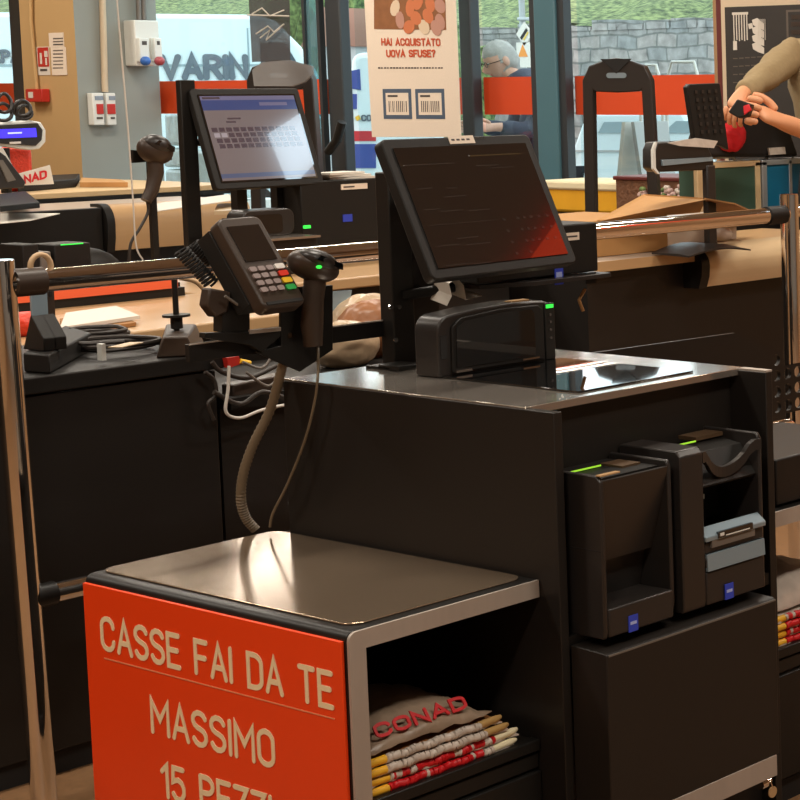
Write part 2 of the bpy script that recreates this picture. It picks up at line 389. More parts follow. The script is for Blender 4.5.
def window(n, y0, y1, top, band=None, g=GLASS):
    f = MB(); f.box(UF+.06, UF+.12, y0, y1, .12, .17).box(UF+.06, UF+.12, y0, y1, top-.05, top)
    f
    fo = struct('window_%d' % n, f, 'frame_dark')
    MB().box(UF+.085, UF+.091, y0+.02, y1-.02, .15, top-.03).build('pane', g, fo)
    if band:
        for b in band: MB().box(UF+.070, UF+.074, b[0], b[1], 1.447, 1.688).build('orange_band', 'orange_film', fo)
window(1, 12.72, 13.5, H1, [(12.72, 13.48)])
window(2, 8.76, 12.56, H1, [(8.80, 12.54)])
window(3, 7.34, 8.60, H2, [(7.39, 7.56)])
window(4, 6.66, 7.30, H2, [(6.68, 7.27)])
window(5, 5.16, 6.42, H2, [(5.19, 6.42)])
# open door leaf beside the dark mullion; teal reflection tinted into its pane
dl = MB().m('frame_dark').box(UF-.05, UF-.01, 8.77, 8.80, .05, 2.5).box(UF-.05, UF-.01, 8.93, 8.96, .05, 2.5)
do = struct('door_1', dl)
MB().box(UF-.034, UF-.028, 8.80, 8.93, .05, 2.5).build('pane', TEALREFL, do)
MB().box(UF-.040, UF-.037, 8.80, 8.93, 1.447, 1.688).build('orange_band', 'orange_film', do)
hd = MB().m('black_metal').tube([onu(x, y, UF-.10) for x, y in ((328,152),(337,140),(342,122))], .03, 10); hd.build('door_handle', None, do)
MB().m('red_paint').box(UF-.12, UF-.06, 8.84, 8.92, 1.17, 1.21).build('handle_guard', None, do)
# corner pillar: tan faces inward, grey on its side
pl = MB(); pl.m('pillar_tan'); v = [pl.bm.verts.new(p) for p in ((5.596,10.756,0),(5.596,11.461,0),(6.2,11.461,0),(6.2,10.756,0),(5.596,10.756,Z1),(5.596,11.461,Z1),(6.2,11.461,Z1),(6.2,10.756,Z1))]
pl.face([v[0],v[1],v[5],v[4]]); pl.face([v[1],v[2],v[6],v[5]]); pl.face([v[2],v[3],v[7],v[6]]); pl.m('pillar_grey'); pl.face([v[3],v[0],v[4],v[7]])
struct('wall_pillar', pl)
struct('wall_lintel', MB().box(6.0, 6.2, 8.4, 8.9, 2.76, 3.32), 'pillar_grey')

# ceiling lamps
for i, (x, y) in enumerate(LAMPS):
    t = thing('ceiling_lamp', 'recessed rectangular ceiling lamp with a warm diffuser', 'lamp', (x, y, Z1-.05), group='ceiling lamps')
    MB().box(x-.65, x+.65, y-.20, y+.20, Z1-.05, Z1-.001).build('lamp_frame', 'lamp_frame', t)
    MB().box(x-.60, x+.60, y-.15, y+.15, Z1-.058, Z1-.05).build('diffuser', 'lamp_diffuser', t)
    area('lamp_light', (x, y, Z1-.07), 1.2, .3, LAMP_W, WARM)
t = thing('added_glow_panel', 'added cool glowing panel under the ceiling, reflected in the lit touchscreen', 'lamp', (5.9, .4, Z1-.06))  # unseen panel added and shaped for the pale reflection on the lit screen
MB().prism([(5.60,.49,Z1-.05),(5.79,.86,Z1-.05),(6.19,.64,Z1-.05),(6.19,-.16,Z1-.05)],(0,0,.049)).build('lamp_frame', 'lamp_frame', t)
MB().prism([(5.63,.47,Z1-.058),(5.80,.82,Z1-.058),(6.17,.60,Z1-.058),(6.17,-.10,Z1-.058)],(0,0,.008)).build('diffuser', 'added_cool_glow', t)
mat('added_orange_glow','#ff4a22',.5,emit=1.1)
simple('added_orange_panel', MB().box(5.13, 6.1, -3.2, -1.35, Z1-.12, Z1-.05), 'added_orange_glow', 'added glowing orange panel under the ceiling, reflected in the dark touchscreen', 'sign')  # added unseen glowing panel, placed so the dark screen reflects orange-red

# ================================================================== OUTSIDE
struct('ground', MB().box(UF+.2, 60, -20, 60, -.3, -.02), 'asphalt')
UW = 16.0
ws = MB(); ws.box(UW, UW+.6, -8, 20.4, -.02, 2.42); 
for k in range(58):   # uneven coping stones
    y = -8+k*.49; ws.box(UW-.02, UW+.5, y, y+.45, 2.40, 2.44+random.random()*.10)
struct('wall_stone', ws, 'stone_blocks')
gb = MB()
def bank(y0, y1, x0, x1, zf):
    n, m_ = 60, 14; g = [[gb.bm.verts.new((x0+(x1-x0)*j/m_, y0+(y1-y0)*i/n, zf(j/m_)+random.uniform(-.12,.12))) for j in range(m_+1)] for i in range(n+1)]
    for i in range(n):
        for j in range(m_): gb.face([g[i][j], g[i+1][j], g[i+1][j+1], g[i][j+1]], True)
bank(-12, 21, UW+.3, UW+10, lambda t: 2.42+2.6*t)
bank(20.6, 70, UW-.5, UW+12, lambda t: -.02+4.9*t**.7)
go = gb.build('grass_bank', 'grass_bank'); tag(go, 'green grassy bank rising behind the stone wall', 'grass', kind='stuff')
def bush(name, c, r, label, n=26):
    b = MB()
    for k in range(n):
        a = random.random()*2*PI; q = random.random(); s = random.uniform(.25,.5)
        b.ell((c[0]+math.cos(a)*r[0]*q, c[1]+math.sin(a)*r[1]*q, c[2]+random.uniform(0,1)*r[2]), (s*r[0]*.6, s*r[1]*.6, s*r[2]*.5), seg=9, rg=6)
    o = b.build(name, 'leaves'); d = o.modifiers.new('d','DISPLACE'); tx = bpy.data.textures.new('leafy','CLOUDS'); tx.noise_scale = .12; d.texture = tx; d.strength = .16
    return tag(o, label, 'bush')
bush('bush', (14.0, 19.4, 0), (.8,.8,3.0), 'leafy green bush between the pale van and the small white car')
bush('bush', (14.6, 18.0, 0), (.5,.5,2.6), 'leafy green bush at the end of the stone wall')

# vans and cars, parked across the view on the street
def vframe(x, D):
    o = dep(x, 95, D); d = o-CC; d.z = 0; d.normalize(); r = Vector((d.y, -d.x, 0))
    return Matrix(((r.x,d.x,0,o.x),(r.y,d.y,0,o.y),(0,0,1,0),(0,0,0,1)))
def loc(m, x, y):      # point of the vehicle's near side seen along a ray, in its own coordinates
    inv = m.inverted(); c = inv @ CC; d = inv.to_3x3() @ ray(x, y); return c + d*(-c.y/d.y)
def wheels(t, xs, r=.33):
    for x in xs: MB().cyl((x,-.02,r),(x,.2,r),r,24).build('wheel','tyre',t,local=True)
def van(name, label, x, D, xr, length, nose, text, tx0, tx1, yb, yt, tcol='van_ink'):
    m = vframe(x, D); t = thing(name, label, 'van', mtx=m); X1 = loc(m, xr, 95).x; X0 = X1-length; h = 2.42 if nose else 2.40
    b = MB()
    if nose: pts = [(X0,.35),(X0,h-.08),(X0+.1,h),(X1-.62,h),(X1-.42,h-.06),(X1-.18,h*.86),(X1-.03,h*.74),(X1,h*.62),(X1,.35)]
    else: pts = [(X0,.35),(X0,h-.08),(X0+.1,h),(X1-.1,h),(X1,h-.08),(X1,.35)]
    b.prism([(p[0],0,p[1]) for p in pts],(0,1.9,0)).build('body','van_white',t,bevel=.05,local=True)
    l = MB(); l.box(X0+.05,X1-(.1 if nose else .05),-.006,.0,h*.775,h*.785)
    for q in ((.7,2.75,4.1) if nose else (.6,1.8)): l.box(X1-q,X1-q+.015,-.006,0,.5,h-.14)
    l.build('panel_seam','van_line',t,local=True)
    if nose:
        g = MB(); g.prism([(X1-.12,-.008,h*.70),(X1-.34,-.008,h*.88),(X1-.58,-.008,h*.88),(X1-.58,-.008,h*.68)],(0,.01,0)); g.build('side_window','van_glass',t,local=True)
    wheels(t,(X0+.8,X1-.8))
    a = loc(m,tx0,yb); c = loc(m,tx1,yb); u = loc(m,tx0,yt)
    strokes(MB().m(tcol), text, (a.x,-.008,a.z), (1,0,0), (0,0,1), c.x-a.x, u.z-a.z, .062 if nose else .03, .006).build('lettering',None,t,local=True)
    return t
dv = van('delivery_van','pale blue-white delivery van with large grey lettering outside the window',240,20,322,5.6,True,'VARIN',163,246,77.5,57)
m_ = WM[dv.name]; a = loc(m_,-6,62); c = loc(m_,19,62); u_ = loc(m_,19,51); strokes(MB().m('van_ink'),'XPA',(a.x,-.008,a.z),(1,0,0),(0,0,1),c.x-a.x,u_.z-a.z,.03,.006).build('small_lettering',None,dv,local=True)
def car(label, x, D, xl, xr, roof, parts):
    m = vframe(x, D); t = thing('parked_car', label, 'car', mtx=m); X0 = loc(m,xl,95).x; X1 = loc(m,xr,95).x; L = X1-X0; b = MB()
    b.prism([(X0+L*p[0],0,roof*p[1]) for p in ((0,.18),(0,.55),(.04,.66),(.14,.97),(.18,1),(.62,1),(.78,.66),(.97,.58),(1,.45),(1,.18))],(0,1.6,0)).build('body','van_white',t,bevel=.05,local=True)
    wheels(t,(X0+L*.18,X0+L*.82),.31)
    for nm,mt,p in parts:
        g = MB(); c = [loc(m,*q) for q in p]; g.prism([(q.x,-.010,q.z) for q in c],(0,.011,0)); g.build(nm,mt,t,local=True)
    return m, t
m_, t = car('small white parked car with blue windows and red and blue markings', 355, 17, 338, 452, 1.95,
  [('side_window','car_blue',((347,88),(350,71),(360,69),(361,90))),('marking','car_blue',((347,94),(347,109),(357,109),(357,94))),('marking','car_red',((348,131),(348,141),(376,141),(376,131))),('marking','car_blue',((348,144),(348,168),(376,168),(376,144))),('emblem','car_yellow',((355,117),(359,115),(361,119),(357,121)))])
a = loc(m_,362,120.5); c = loc(m_,371,120.5); strokes(MB().m('van_ink'),'CO',(a.x,-.012,a.z),(1,0,0),(0,0,1),c.x-a.x,.045,.014,.004).build('lettering',None,t,local=True)
car('bright white car parked behind the right-hand window under the orange band', 640, 16, 556, 760, 1.43,
  [('front_window','van_line',((668,128),(676,121),(688,121),(697,133),(668,133))),('rear_window','van_line',((598,133),(604,122),(660,121),(660,133))),('side_trim','pole_grey',((566,150),(566,152),(745,152),(745,150)))])
# white bike racks seen over the band
def rack(x0, x1, ytop, label):
    u = 7.6; p = [onu(x0,ytop+22,u), onu(x0+6,ytop,u), onu(x1-6,ytop,u), onu(x1,ytop+22,u)]
    pts = [(u,p[0].y,0),(u,p[0].y,p[0].z),tuple(p[1]),tuple(p[2]),(u,p[3].y,p[3].z),(u,p[3].y,0)]
    simple('bike_rack', MB().tube(pts,.012,8), 'white_plastic', label, 'bike rack', 'white bike racks')
rack(640,662,65,'white tubular bike rack outside, left one'); rack(666,700,62,'white tubular bike rack outside, right one')
# a frame board outside
u=7.0; p=[onu(*q,u) for q in ((598,185),(622,122),(632,122),(634,185))]
t=thing('pavement_board','pale folding pavement board standing outside the right window','sign',(u+.1,(p[0].y+p[3].y)/2,0))
MB().prism([(u,p[0].y,0),(u,p[1].y,p[1].z),(u,p[1].y-.03,p[1].z),(u,p[0].y-.06,0)],(.3,0,0)).build('panel','white_plastic',t)
MB().prism([(u,p[3].y-.2,0),(u,p[2].y+.01,p[2].z),(u,p[2].y-.02,p[2].z),(u,p[3].y-.25,0)],(.3,0,0)).build('rear_panel','pole_grey',t)
# road signs on a pole
u=13.0; P=onu(523,40,u)
t=thing('road_sign','grey post with a small diamond plate above a warning plate','road sign',(u,P.y,0))
MB().cyl((u,P.y,0),(u,P.y,3.2),.035,12).build('pole','pole_grey',t)
MB().cyl((u-.04,P.y+.02,onu(523,19,u).z),(u-.04,onu(548,19,u).y,onu(548,19,u).z),.02,8).build('bracket','pole_grey',t)
def plate(cx,cy,r,kind,nm):
    q=onu(cx,cy,u-.06); b=MB()
    if kind=='d':
        b.m('white_paper').prism([(q.x,q.y+r*math.cos(a),q.z+r*math.sin(a)) for a in (0,PI/2,PI,3*PI/2)],(.02,0,0))
        b.m('tyre').prism([(q.x-.004,q.y+s[0]*r,q.z+s[1]*r) for s in ((.5,-.3),(.3,-.5),(-.5,.3),(-.3,.5))],(.003,0,0))
        b.m('sign_yellow').prism([(q.x-.006,q.y+s[0]*r,q.z+s[1]*r) for s in ((.12,-.45),(.0,-.55),(-.62,.1),(-.5,.2))],(.003,0,0))
    else:
        b.m('white_paper').box(q.x,q.x+.02,q.y-r,q.y+r,q.z-r*1.6,q.z+r)
        b.m('sign_orange').prism([(q.x-.004,q.y+r*.75,q.z-r*.5),(q.x-.004,q.y,q.z+r*.8),(q.x-.004,q.y-r*.75,q.z-r*.5)],(.003,0,0))
    b.build(nm,None,t)
plate(524,34,.135,'d','diamond_plate'); plate(523,52,.11,'w','warning_plate')
q=onu(534,4,u-.06); rp=MB().m('red_paint').prism([(q.x,q.y+.14,q.z+.35),(q.x,q.y-.16,q.z+.35),(q.x,q.y-.16,q.z-.10)],(.02,0,0)).m('white_paper').prism([(q.x-.004,q.y+.06,q.z+.30),(q.x-.004,q.y-.12,q.z+.30),(q.x-.004,q.y-.12,q.z+.04)],(.003,0,0)); rp.build('triangle_plate',None,t)
# packs of bottles left of the gate, outside the left bay
u=7.2
for i,(x0,x1,y0_,y1_) in enumerate(((163,181,113,146),(162,187,148,168),(164,190,169,200),(190,216,150,200))):
    a=onu(x0,y0_,u); b_=onu(x1,y1_,u)
    o=simple('bottle_pack',MB().box(u,u+.4,b_.y,a.y,b_.z,a.z),'bottle_pack',['pale shrink-wrapped bottle pack, topmost of the pile outside the left window','second bottle pack from the top of the pile outside the left window','third bottle pack down in the pile outside the left window','bottle pack behind the black monitor post outside the left window'][i],'bottle pack','bottle packs outside the left window',bevel=.03)
pz=onu(164,200,u).z
simple('pallet',MB().box(u-.05,u+.6,onu(220,200,u).y,onu(160,200,u).y,-.02,pz),'white_plastic','tall pale crate under the bottle packs outside the left window','crate')
vy = lambda x, u: onu(x, 90, u).y
# reddish roof far behind the bushes
t=thing('house','low house with a brownish roof behind the bushes','building',(13.2,18,0))
o=MB().box(12.6,13.2,vy(372,13),vy(350,13),0,2.2); o.build('wall','pole_grey',t)
MB().prism([(12.4,vy(374,13),2.42),(12.4,vy(366,13),2.62),(12.4,vy(346,13),2.15),(12.4,vy(374,13),2.15)],(1.0,0,0)).build('roof','terracotta_roof',t)

# ================================================================== BAGGING STAND
BH, BW, UL = .671, .80, .418
def arch_profile(x0, x1, z0, z1, th, r):   # inverted L frame with one rounded shoulder, in the x-z plane
    o = [(x0, z0), (x0, z1-r)] + [(x0+r-r*math.cos(math.radians(a)), z1-r+r*math.sin(math.radians(a))) for a in (15,30,45,60,75)] + [(x0+r, z1), (x1, z1), (x1, z1-th), (x0+th, z1-th), (x0+th, z0)]
    return o
st = thing('bagging_stand', 'low black bagging stand with orange lettered side panel and steel top', 'stand', (.2,.4,0))
MB().prism([(p[0],0,p[1]) for p in arch_profile(.004, UL-.002, .03, BH, .034, .016)], (0,BW,0)).build('frame', 'black_metal', st, bevel=.002)
MB().prism([(p[0],-.006,p[1]) for p in arch_profile(.005, UL-.002, .03, BH-.001, .033, .016)], (0,.006,0)).build('edge_trim', 'brushed_edge', st)
MB().prism([(x,y,BH) for x,y in rrect(.030, UL-.010, .022, BW-.002, .03)], (0,0,.004)).build('top_plate', 'plate_steel', st, bevel=.0015)
sg = MB().box(-.003, .004, .006, BW-.003, .05, BH-.015).build('sign_panel', 'orange_sign', st, bevel=.0015)
US = -.0032
def on_sign(s, x0, yb0, x1, yb1, ytop0, nm, st_=.0100):
    a = onu(x0, yb0, US); b = onu(x1, yb1, US); t = onu(x0, ytop0, US)
    strokes(MB().m('cream_letter'), s, (US, a.y-.006, (a.z+b.z)/2+.006), (0,-1,0), (0,0,1), a.y-b.y-.012, t.z-a.z-.012, st_).build(nm, None, sg)
on_sign('CASSE FAI DA TE', 101.5, 650, 335, 712, 614, 'lettering')
on_sign('MASSIMO', 151.5, 734, 276.5, 770, 697, 'lettering')
on_sign('15 PEZZI', 162, 800, 274, 831, 763.5, 'lettering')
a = onu(104.4,656.8,US); b_ = onu(335,720.5,US)
MB().box(US-.001, US, b_.y, a.y, (a.z+b_.z)/2-.0012, (a.z+b_.z)/2+.0012).build('underline', 'cream_line', sg)
# storage tray, back panel
MB().m('black_panel').box(.04, UL-.004, .74, .76, .05, BH-.035).box(.04,.055,.03,.74,.05,BH-.036).build('back_panel', None, st)
MB().box(.05, UL-.004, .03, .74, .335, .355).build('shelf', 'black_panel', st)
tr = MB(); tr.box(.045, UL-.003, .004, .03, .335, .358); tr.box(.045, UL-.003, .010, .03, .300, .331); tr.box(.045, UL-.003, .004, .03, .06, .296)
tr.build('lower_front', 'black_metal', st, bevel=.003)
MB().box(.02,UL-.01,.02,BW-.02,.0,.05).build('plinth','rubber',st)

# folded carrier bags on the shelf
def carrier(name, x0, x1, y0, y1, z, label, kind, sag=.0, seed=1, group='folded carrier bags on the shelf'):
    rnd = random.Random(seed); t = thing(name, label, 'carrier bag', ((x0+x1)/2,(y0+y1)/2,z), group)
    b = MB(); n, m_ = 14, 10; th = .016
    def zt(i, j): return z + sag*(i/n)*.0 + rnd.uniform(0,.003)
    top = [[None]*(m_+1) for _ in range(n+1)]; bot = [[None]*(m_+1) for _ in range(n+1)]
    for i in range(n+1):
        for j in range(m_+1):
            x = x0+(x1-x0)*i/n; y = y0+(y1-y0)*j/m_ + (rnd.uniform(-.006,.006) if j == 0 else 0)
            e = min(1, min(i, n-i)*.8+.25)*min(1, min(j, m_-j)*.8+.35)
            top[i][j] = b.bm.verts.new((x, y, z+th*e+rnd.uniform(0,.004)+sag*math.sin(PI*i/n)*math.sin(PI*j/m_))); bot[i][j] = b.bm.verts.new((x, y, z))
    b.m('bag_film' if kind != 'brown' else 'bag_brown')
    for i in range(n):
        for j in range(m_):
            b.face([top[i][j],top[i+1][j],top[i+1][j+1],top[i][j+1]],True); b.face([bot[i][j],bot[i][j+1],bot[i+1][j+1],bot[i+1][j]])
    for j in range(m_): b.face([top[0][j],top[0][j+1],bot[0][j+1],bot[0][j]]); b.face([top[n][j],bot[n][j],bot[n][j+1],top[n][j+1]])
    for i in range(n): b.face([top[i][m_],top[i+1][m_],bot[i+1][m_],bot[i][m_]])
    b.m('bag_film')
    for i in range(n): b.face([top[i][0],bot[i][0],bot[i+1][0],top[i+1][0]])
    b.build('film', None, t)
    # printed roll along the front fold
    f = MB(); L = x1-x0
    f.m('yellow_print').tube([(x0,y0+.003,z+.008),(x0+L*.12,y0+.002,z+.008)], .0080, 8)
    segs = 34; ink = [True]*segs
    for k in range(segs): ink[k] = rnd.random() < .80
    for k in range(segs):
        xa = x0+L*(.12+.70*k/segs); xb = x0+L*(.12+.70*(k+1)/segs)
        f.m(('red_print' if ink[k] else 'bag_film') if kind != 'brown' else 'bag_film').tube([(xa,y0+.003*math.sin(7*k),z+.008+.0012*math.sin(2.3*k+seed)),(xb,y0+.003*math.sin(7*k+7),z+.008+.0012*math.sin(2.3*k+2.3+seed))], .0080, 8)
    f.m('bag_yellow' if kind == 'brown' else 'cream_cloth').tube([(x0+L*.82,y0+.002,z+.008),(x1-.01,y0+.003,z+.009),(x1+.004,y0+.006,z+.009)], [.0078,.0072,.004], 8)
    f.build('printed_fold', None, t); return t
zb = .3555
for k in range(4):
    carrier('carrier_bag', .052+.004*(k%2), .372+.006*(k%3)-.03*(k>1), .022+.004*(k%2), .40, zb+.0175*k,
            ['bottom bag of the folded red, white and yellow carrier bags in the orange-sided stand','second bag from the bottom of the folded stack in the orange-sided stand','second bag from the top of the folded stack in the orange-sided stand','top folded bag with curved red print in the orange-sided stand'][k], 'brown' if k>1 else 'film', .0, k)
# loosely crumpled bag on top with red letters
cb = thing('crumpled_bag', 'crumpled clear and brown bag with red letters on top of the folded bags', 'carrier bag', (.2,.18,.4277))
b = MB(); n=16; g=[]
for i in range(n+1):
    g.append([b.bm.verts.new((.055+.27*i/n, .03+.32*j/n, .4280+.055*math.sin(PI*min(1,i/n*1.0))**.7*math.sin(PI*min(1,(j/n)))**.6+random.uniform(0,.008))) for j in range(n+1)])
for i in range(n):
    for j in range(n):
        b.m('bag_mix'); b.face([g[i][j],g[i+1][j],g[i+1][j+1],g[i][j+1]],True)
o=b.build('film',None,cb); so=o.modifiers.new('s','SOLIDIFY'); so.thickness=.002
strokes(MB().m('red_print'),'CONAD',(.09,.045,.452),(1,.0,.0),(0,.6,.8),.19,.022,.006,.003).build('lettering',None,cb)

# ================================================================== CHECKOUT CABINET
UR, BK, TH, V0 = 1.011, .765, 1.0, -.06
ck = thing('checkout_cabinet', 'tall black self-checkout cabinet with steel top, two money units and a lower door', 'cabinet', (.7,.35,0))
def panel_shape(x0,x1):   # side panel, front lip sticks out below the top
    b = MB(); b.prism([(x0,V0,.02),(x0,V0,TH-.004),(x0,BK,TH-.004),(x0,BK,.02)],(x1-x0,0,0)); return b
panel_shape(UL,UL+.020).build('side_panel','black_panel',ck,bevel=.0015)
panel_shape(UR-.020,UR).build('side_panel','black_panel',ck,bevel=.0015)
MB().box(UL+.020,UR-.020,BK-.02,BK,.02,TH-.02).build('back_panel','black_panel',ck)
MB().box(UL+.020,UR-.020,.045,.06,.02,TH-.02).build('inner_panel','black_panel',ck)
MB().box(UL+.002,UR-.0005,.02,BK,TH-.016,TH).build('top_plate','steel_top',ck,bevel=.0015)
MB().box(UR-.018,UR+.0006,V0,.02,TH-.004,TH).build('edge_strip','brushed_edge',ck)
MB().box(UL+.02,UR-.02,V0+.004,.05,.535,.560).build('ledge','black_metal',ck)
MB().box(UL+.03,UR-.03,V0+.03,BK-.03,0,.02).build('plinth','rubber',ck)
MB().box(UL+.02,UR-.02,-.02,.045,.02,.15).build('recessed_kick','black_panel',ck)
# lower door
dr = MB(); VD=-.144
dr.prism([(.452,VD,.20),(.452,VD,.532),(.452,VD+.006,.536),(.440,V0+.0,.545),(.440,V0,.20)],(.463,0,0))
dd = dr.build('door','black_panel',ck,bevel=.002)
MB().box(.457,.914,VD-.0012,VD+.003,.529,.5325).build('door_edge','scuffed_grey',dd)
MB().box(.456,.906,VD-.001,VD+.05,.155,.200).build('kick_strip','brushed_edge',ck,bevel=.001)
P=onv(764,783,VD+.02)
MB().m('chrome').cyl(P+Vector((-.012,0,0)),P+Vector((.004,0,0)),.011,16).cyl(P,P+Vector((.02,.0,0)),.005,10).build('lock','chrome',ck)
kt=thing('key_tag','small round copper-coloured key tag hanging from the cabinet lock','key',P+Vector((.016,0,-.03)))
MB().cyl(P+Vector((.014,-.012,-.022)),P+Vector((.014,-.009,-.022)),.012,18).build('disc','tan_laminate',kt)
MB().tube([P+Vector((.014,-.006,.0)),P+Vector((.014,-.012,-.012))],.0015,6).build('ring','chrome',kt)

# money units
def money_unit(x0, x1, z0, z1, kind):
    vf = -.128; t = MB(); r = ck
    t.prism([(x0,vf+.01,z0),(x0,vf,z0+.015),(x0,vf,z1-.004),(x0,.04,z1-.004),(x0,.04,z0)],(.018,0,0))
    t.prism([(x1-.018,vf+.01,z0),(x1-.018,vf,z0+.015),(x1-.018,vf,z1-.004),(x1-.018,.04,z1-.004),(x1-.018,.04,z0)],(.018,0,0))
    return t
un = []
def unit1():
    x0,x1,z0,z1 = .462,.650,.558,.874; vf=-.130
    h = MB()
    # left cheek, wide flat front on the left, right cheek
    h.prism([(x0,.04,z0),(x0,vf+.004,z0),(x0,vf,z0+.012),(x0,vf,z1-.012),(x0,vf+.012,z1),(x0,.04,z1)],(.010,0,0))
    h2 = MB(); h2.prism([(x1-.010,.04,z0),(x1-.010,vf+.012,z0),(x1-.010,vf+.006,z0+.03),(x1-.010,vf+.006,z1-.012),(x1-.010,vf+.012,z1),(x1-.010,.04,z1)],(.010,0,0))
    o = MB().box(x0+.0105,x1-.0105,vf-.001,.03,z0+.002,z0+.058).build('coin_unit','device_plastic',ck,bevel=.004)
    h.build('cheek','device_plastic',o,bevel=.003); h2.build('cheek','device_plastic',o,bevel=.003)
    # curved scoop back
    s = MB(); prof=[(vf+.004,z1-.012),(vf+.03,z1-.10),(vf+.055,z1-.18),(vf+.075,z0+.13),(vf+.09,z0+.058)]
    n=len(prof)
    for a,b in zip(prof[:-1],prof[1:]): s.hexa([(x0+.011,a[0],a[1]),(x1-.011,a[0],a[1]),(x1-.011,a[0]+.01,a[1]),(x0+.011,a[0]+.01,a[1]),(x0+.011,b[0],b[1]),(x1-.011,b[0],b[1]),(x1-.011,b[0]+.01,b[1]),(x0+.011,b[0]+.01,b[1])])
    s.build('scoop','device_plastic',o)
    MB().box(x0+.012,x1-.012,vf+.03,.04,z1-.03,z1-.012).build('top_tray','black_plastic',o)
    MB().box(x0+.12,x1-.02,vf+.07,.0,z1-.012,z1-.008).build('coin_plate','coin_tan',o)
    a=onz(570,470,z1-.004); b=onz(600,463,z1-.004)
    MB().box(a.x,b.x,a.y-.001,a.y+.001,z1-.010,z1-.007).build('led_strip','led_lime',o)
    MB().box(x0-.0008,x0+.003,vf+.002,.035,.728,.7295).build('seam','rubber',o)
    MB().box(x0+.001,x0+.05,vf-.0005,vf+.012,z1-.001,z1+.0015).build('rim','tan_laminate',o)  # tan strip painting the copper highlight along this top edge
    q=onv(633,623,vf-.001); s=MB().m('blue_sticker').box(q.x-.012,q.x+.012,vf-.0025,vf-.001,q.z-.016,q.z+.016).m('blue_ink').box(q.x-.008,q.x+.008,vf-.003,vf-.0025,q.z-.002,q.z+.004); s.build('sticker',None,o)
unit1()
def unit2():
    x0,x1,z0,z1 = .668,.912,.558,.886; vf=-.130
    h = MB()
    h.prism([(x0,.04,z0),(x0,vf+.004,z0),(x0,vf,z0+.012),(x0,vf,z1-.012),(x0,vf+.012,z1),(x0,.04,z1)],(.062,0,0))
    h2=MB(); h2.prism([(x1-.010,.04,z0),(x1-.010,vf+.03,z0),(x1-.010,vf+.012,z0+.03),(x1-.010,vf+.012,z1-.012),(x1-.010,vf+.02,z1),(x1-.010,.04,z1)],(.010,0,0))
    o = h.build('banknote_unit','device_plastic',ck,bevel=.003); h2.build('cheek','device_plastic',o,bevel=.003)
    xa,xb = x0+.064, x1-.011
    MB().box(xa,xb,vf+.001,.03,z0+.002,.628).build('base_block','device_plastic',o,bevel=.003)
    MB().prism([(xa,vf+.003,.660),(xa,vf+.0,.650),(xa,vf+.001,.637),(xa,vf+.06,.637),(xa,vf+.06,.665)],(xb-xa,0,0)).build('middle_block','device_plastic',o,bevel=.002)
    MB().prism([(xa+.002,vf-.003,.630),(xa+.002,vf-.001,.664),(xa+.002,vf+.004,.664),(xa+.002,vf+.004,.630)],(xb-xa-.004,0,0)).build('lower_slot_plate','gunmetal_slot',o)
    MB().box(xa,xb,vf+.004,.02,.665,.688).build('slot_block','device_plastic',o,bevel=.002)
    sl=MB().m('gunmetal_slot').prism([(xa-.002,vf-.003,.690),(xa-.002,vf-.004,.700),(xa-.002,vf+.02,.718),(xa-.002,vf+.03,.700)],(xb-xa+.004,0,0)); s2=sl.build('note_slot',None,o,bevel=.002)
    MB().box(xa+.03,xb-.04,vf-.0065,vf+.0,.693,.706).build('slot_window','dark_glass',s2)
    MB().m('white_plastic').box(xa+.034,xa+.045,vf-.0075,vf-.006,.697,.703).box(xa+.05,xb-.05,vf-.0075,vf-.006,.695,.697).build('slot_marks',None,s2)
    MB().box(xa+.016,xb-.03,vf-.002,vf+.02,.676,.690).build('slot_lip','scuffed_grey',o)
    # curved notched hood at the top
    hd=MB(); n=14
    for k in range(n):
        def zz(t): return z1-.012 - (.045*max(0,math.sin(PI*min(1,max(0,(t-.12)/.75))))**.6)
        t0,t1=k/n,(k+1)/n; xk0=xa+(xb-xa)*t0; xk1=xa+(xb-xa)*t1; d0=.02*math.sin(PI*t0); d1=.02*math.sin(PI*t1)
        hd.hexa([(xk0,vf+.002+d0,zz(t0)-.022),(xk1,vf+.002+d1,zz(t1)-.022),(xk1,vf+.014+d1,zz(t1)-.022),(xk0,vf+.014+d0,zz(t0)-.022),(xk0,vf+.002+d0,zz(t0)),(xk1,vf+.002+d1,zz(t1)),(xk1,vf+.014+d1,zz(t1)),(xk0,vf+.014+d0,zz(t0))])
    hd.build('notched_hood','device_plastic',o)
    MB().box(xa,xb,.0,.03,.70,z1-.05).build('inner_back','black_plastic',o)
    MB().prism([(xa,vf+.02,.80),(xa,vf+.06,.86),(xa,.0,.87),(xa,.0,.86),(xa,vf+.064,.85),(xa,vf+.024,.795)],(xb-xa,0,0)).build('note_ramp','black_plastic',o)
    MB().box(xa+.0,xa+.05,vf+.05,.0,.765,.775).build('sensor_bar','gunmetal_slot',o)
    a=onz(669,445,z1-.004); b=onz(695,439,z1-.004)
    MB().box(a.x,b.x,a.y-.001,a.y+.001,z1-.010,z1-.007).build('led_strip','led_lime',o)
    MB().box(x0+.002,xa,vf+.012,.04,z1-.006,z1-.001).build('top_rim','black_plastic',o)
    MB().box(x1-.09,x1-.012,-.02,.03,z1-.014,z1-.006).build('coin_plate','coin_tan',o)
    MB().box(x0-.0008,x0+.003,vf+.002,.035,.728,.7295).build('seam','rubber',o)
    q=onv(729,591,vf-.001); MB().m('blue_sticker').box(q.x-.012,q.x+.012,vf-.0025,vf-.0005,q.z-.016,q.z+.016).m('blue_ink').box(q.x-.008,q.x+.008,vf-.003,vf-.0025,q.z-.002,q.z+.004).build('sticker',None,o)
unit2()

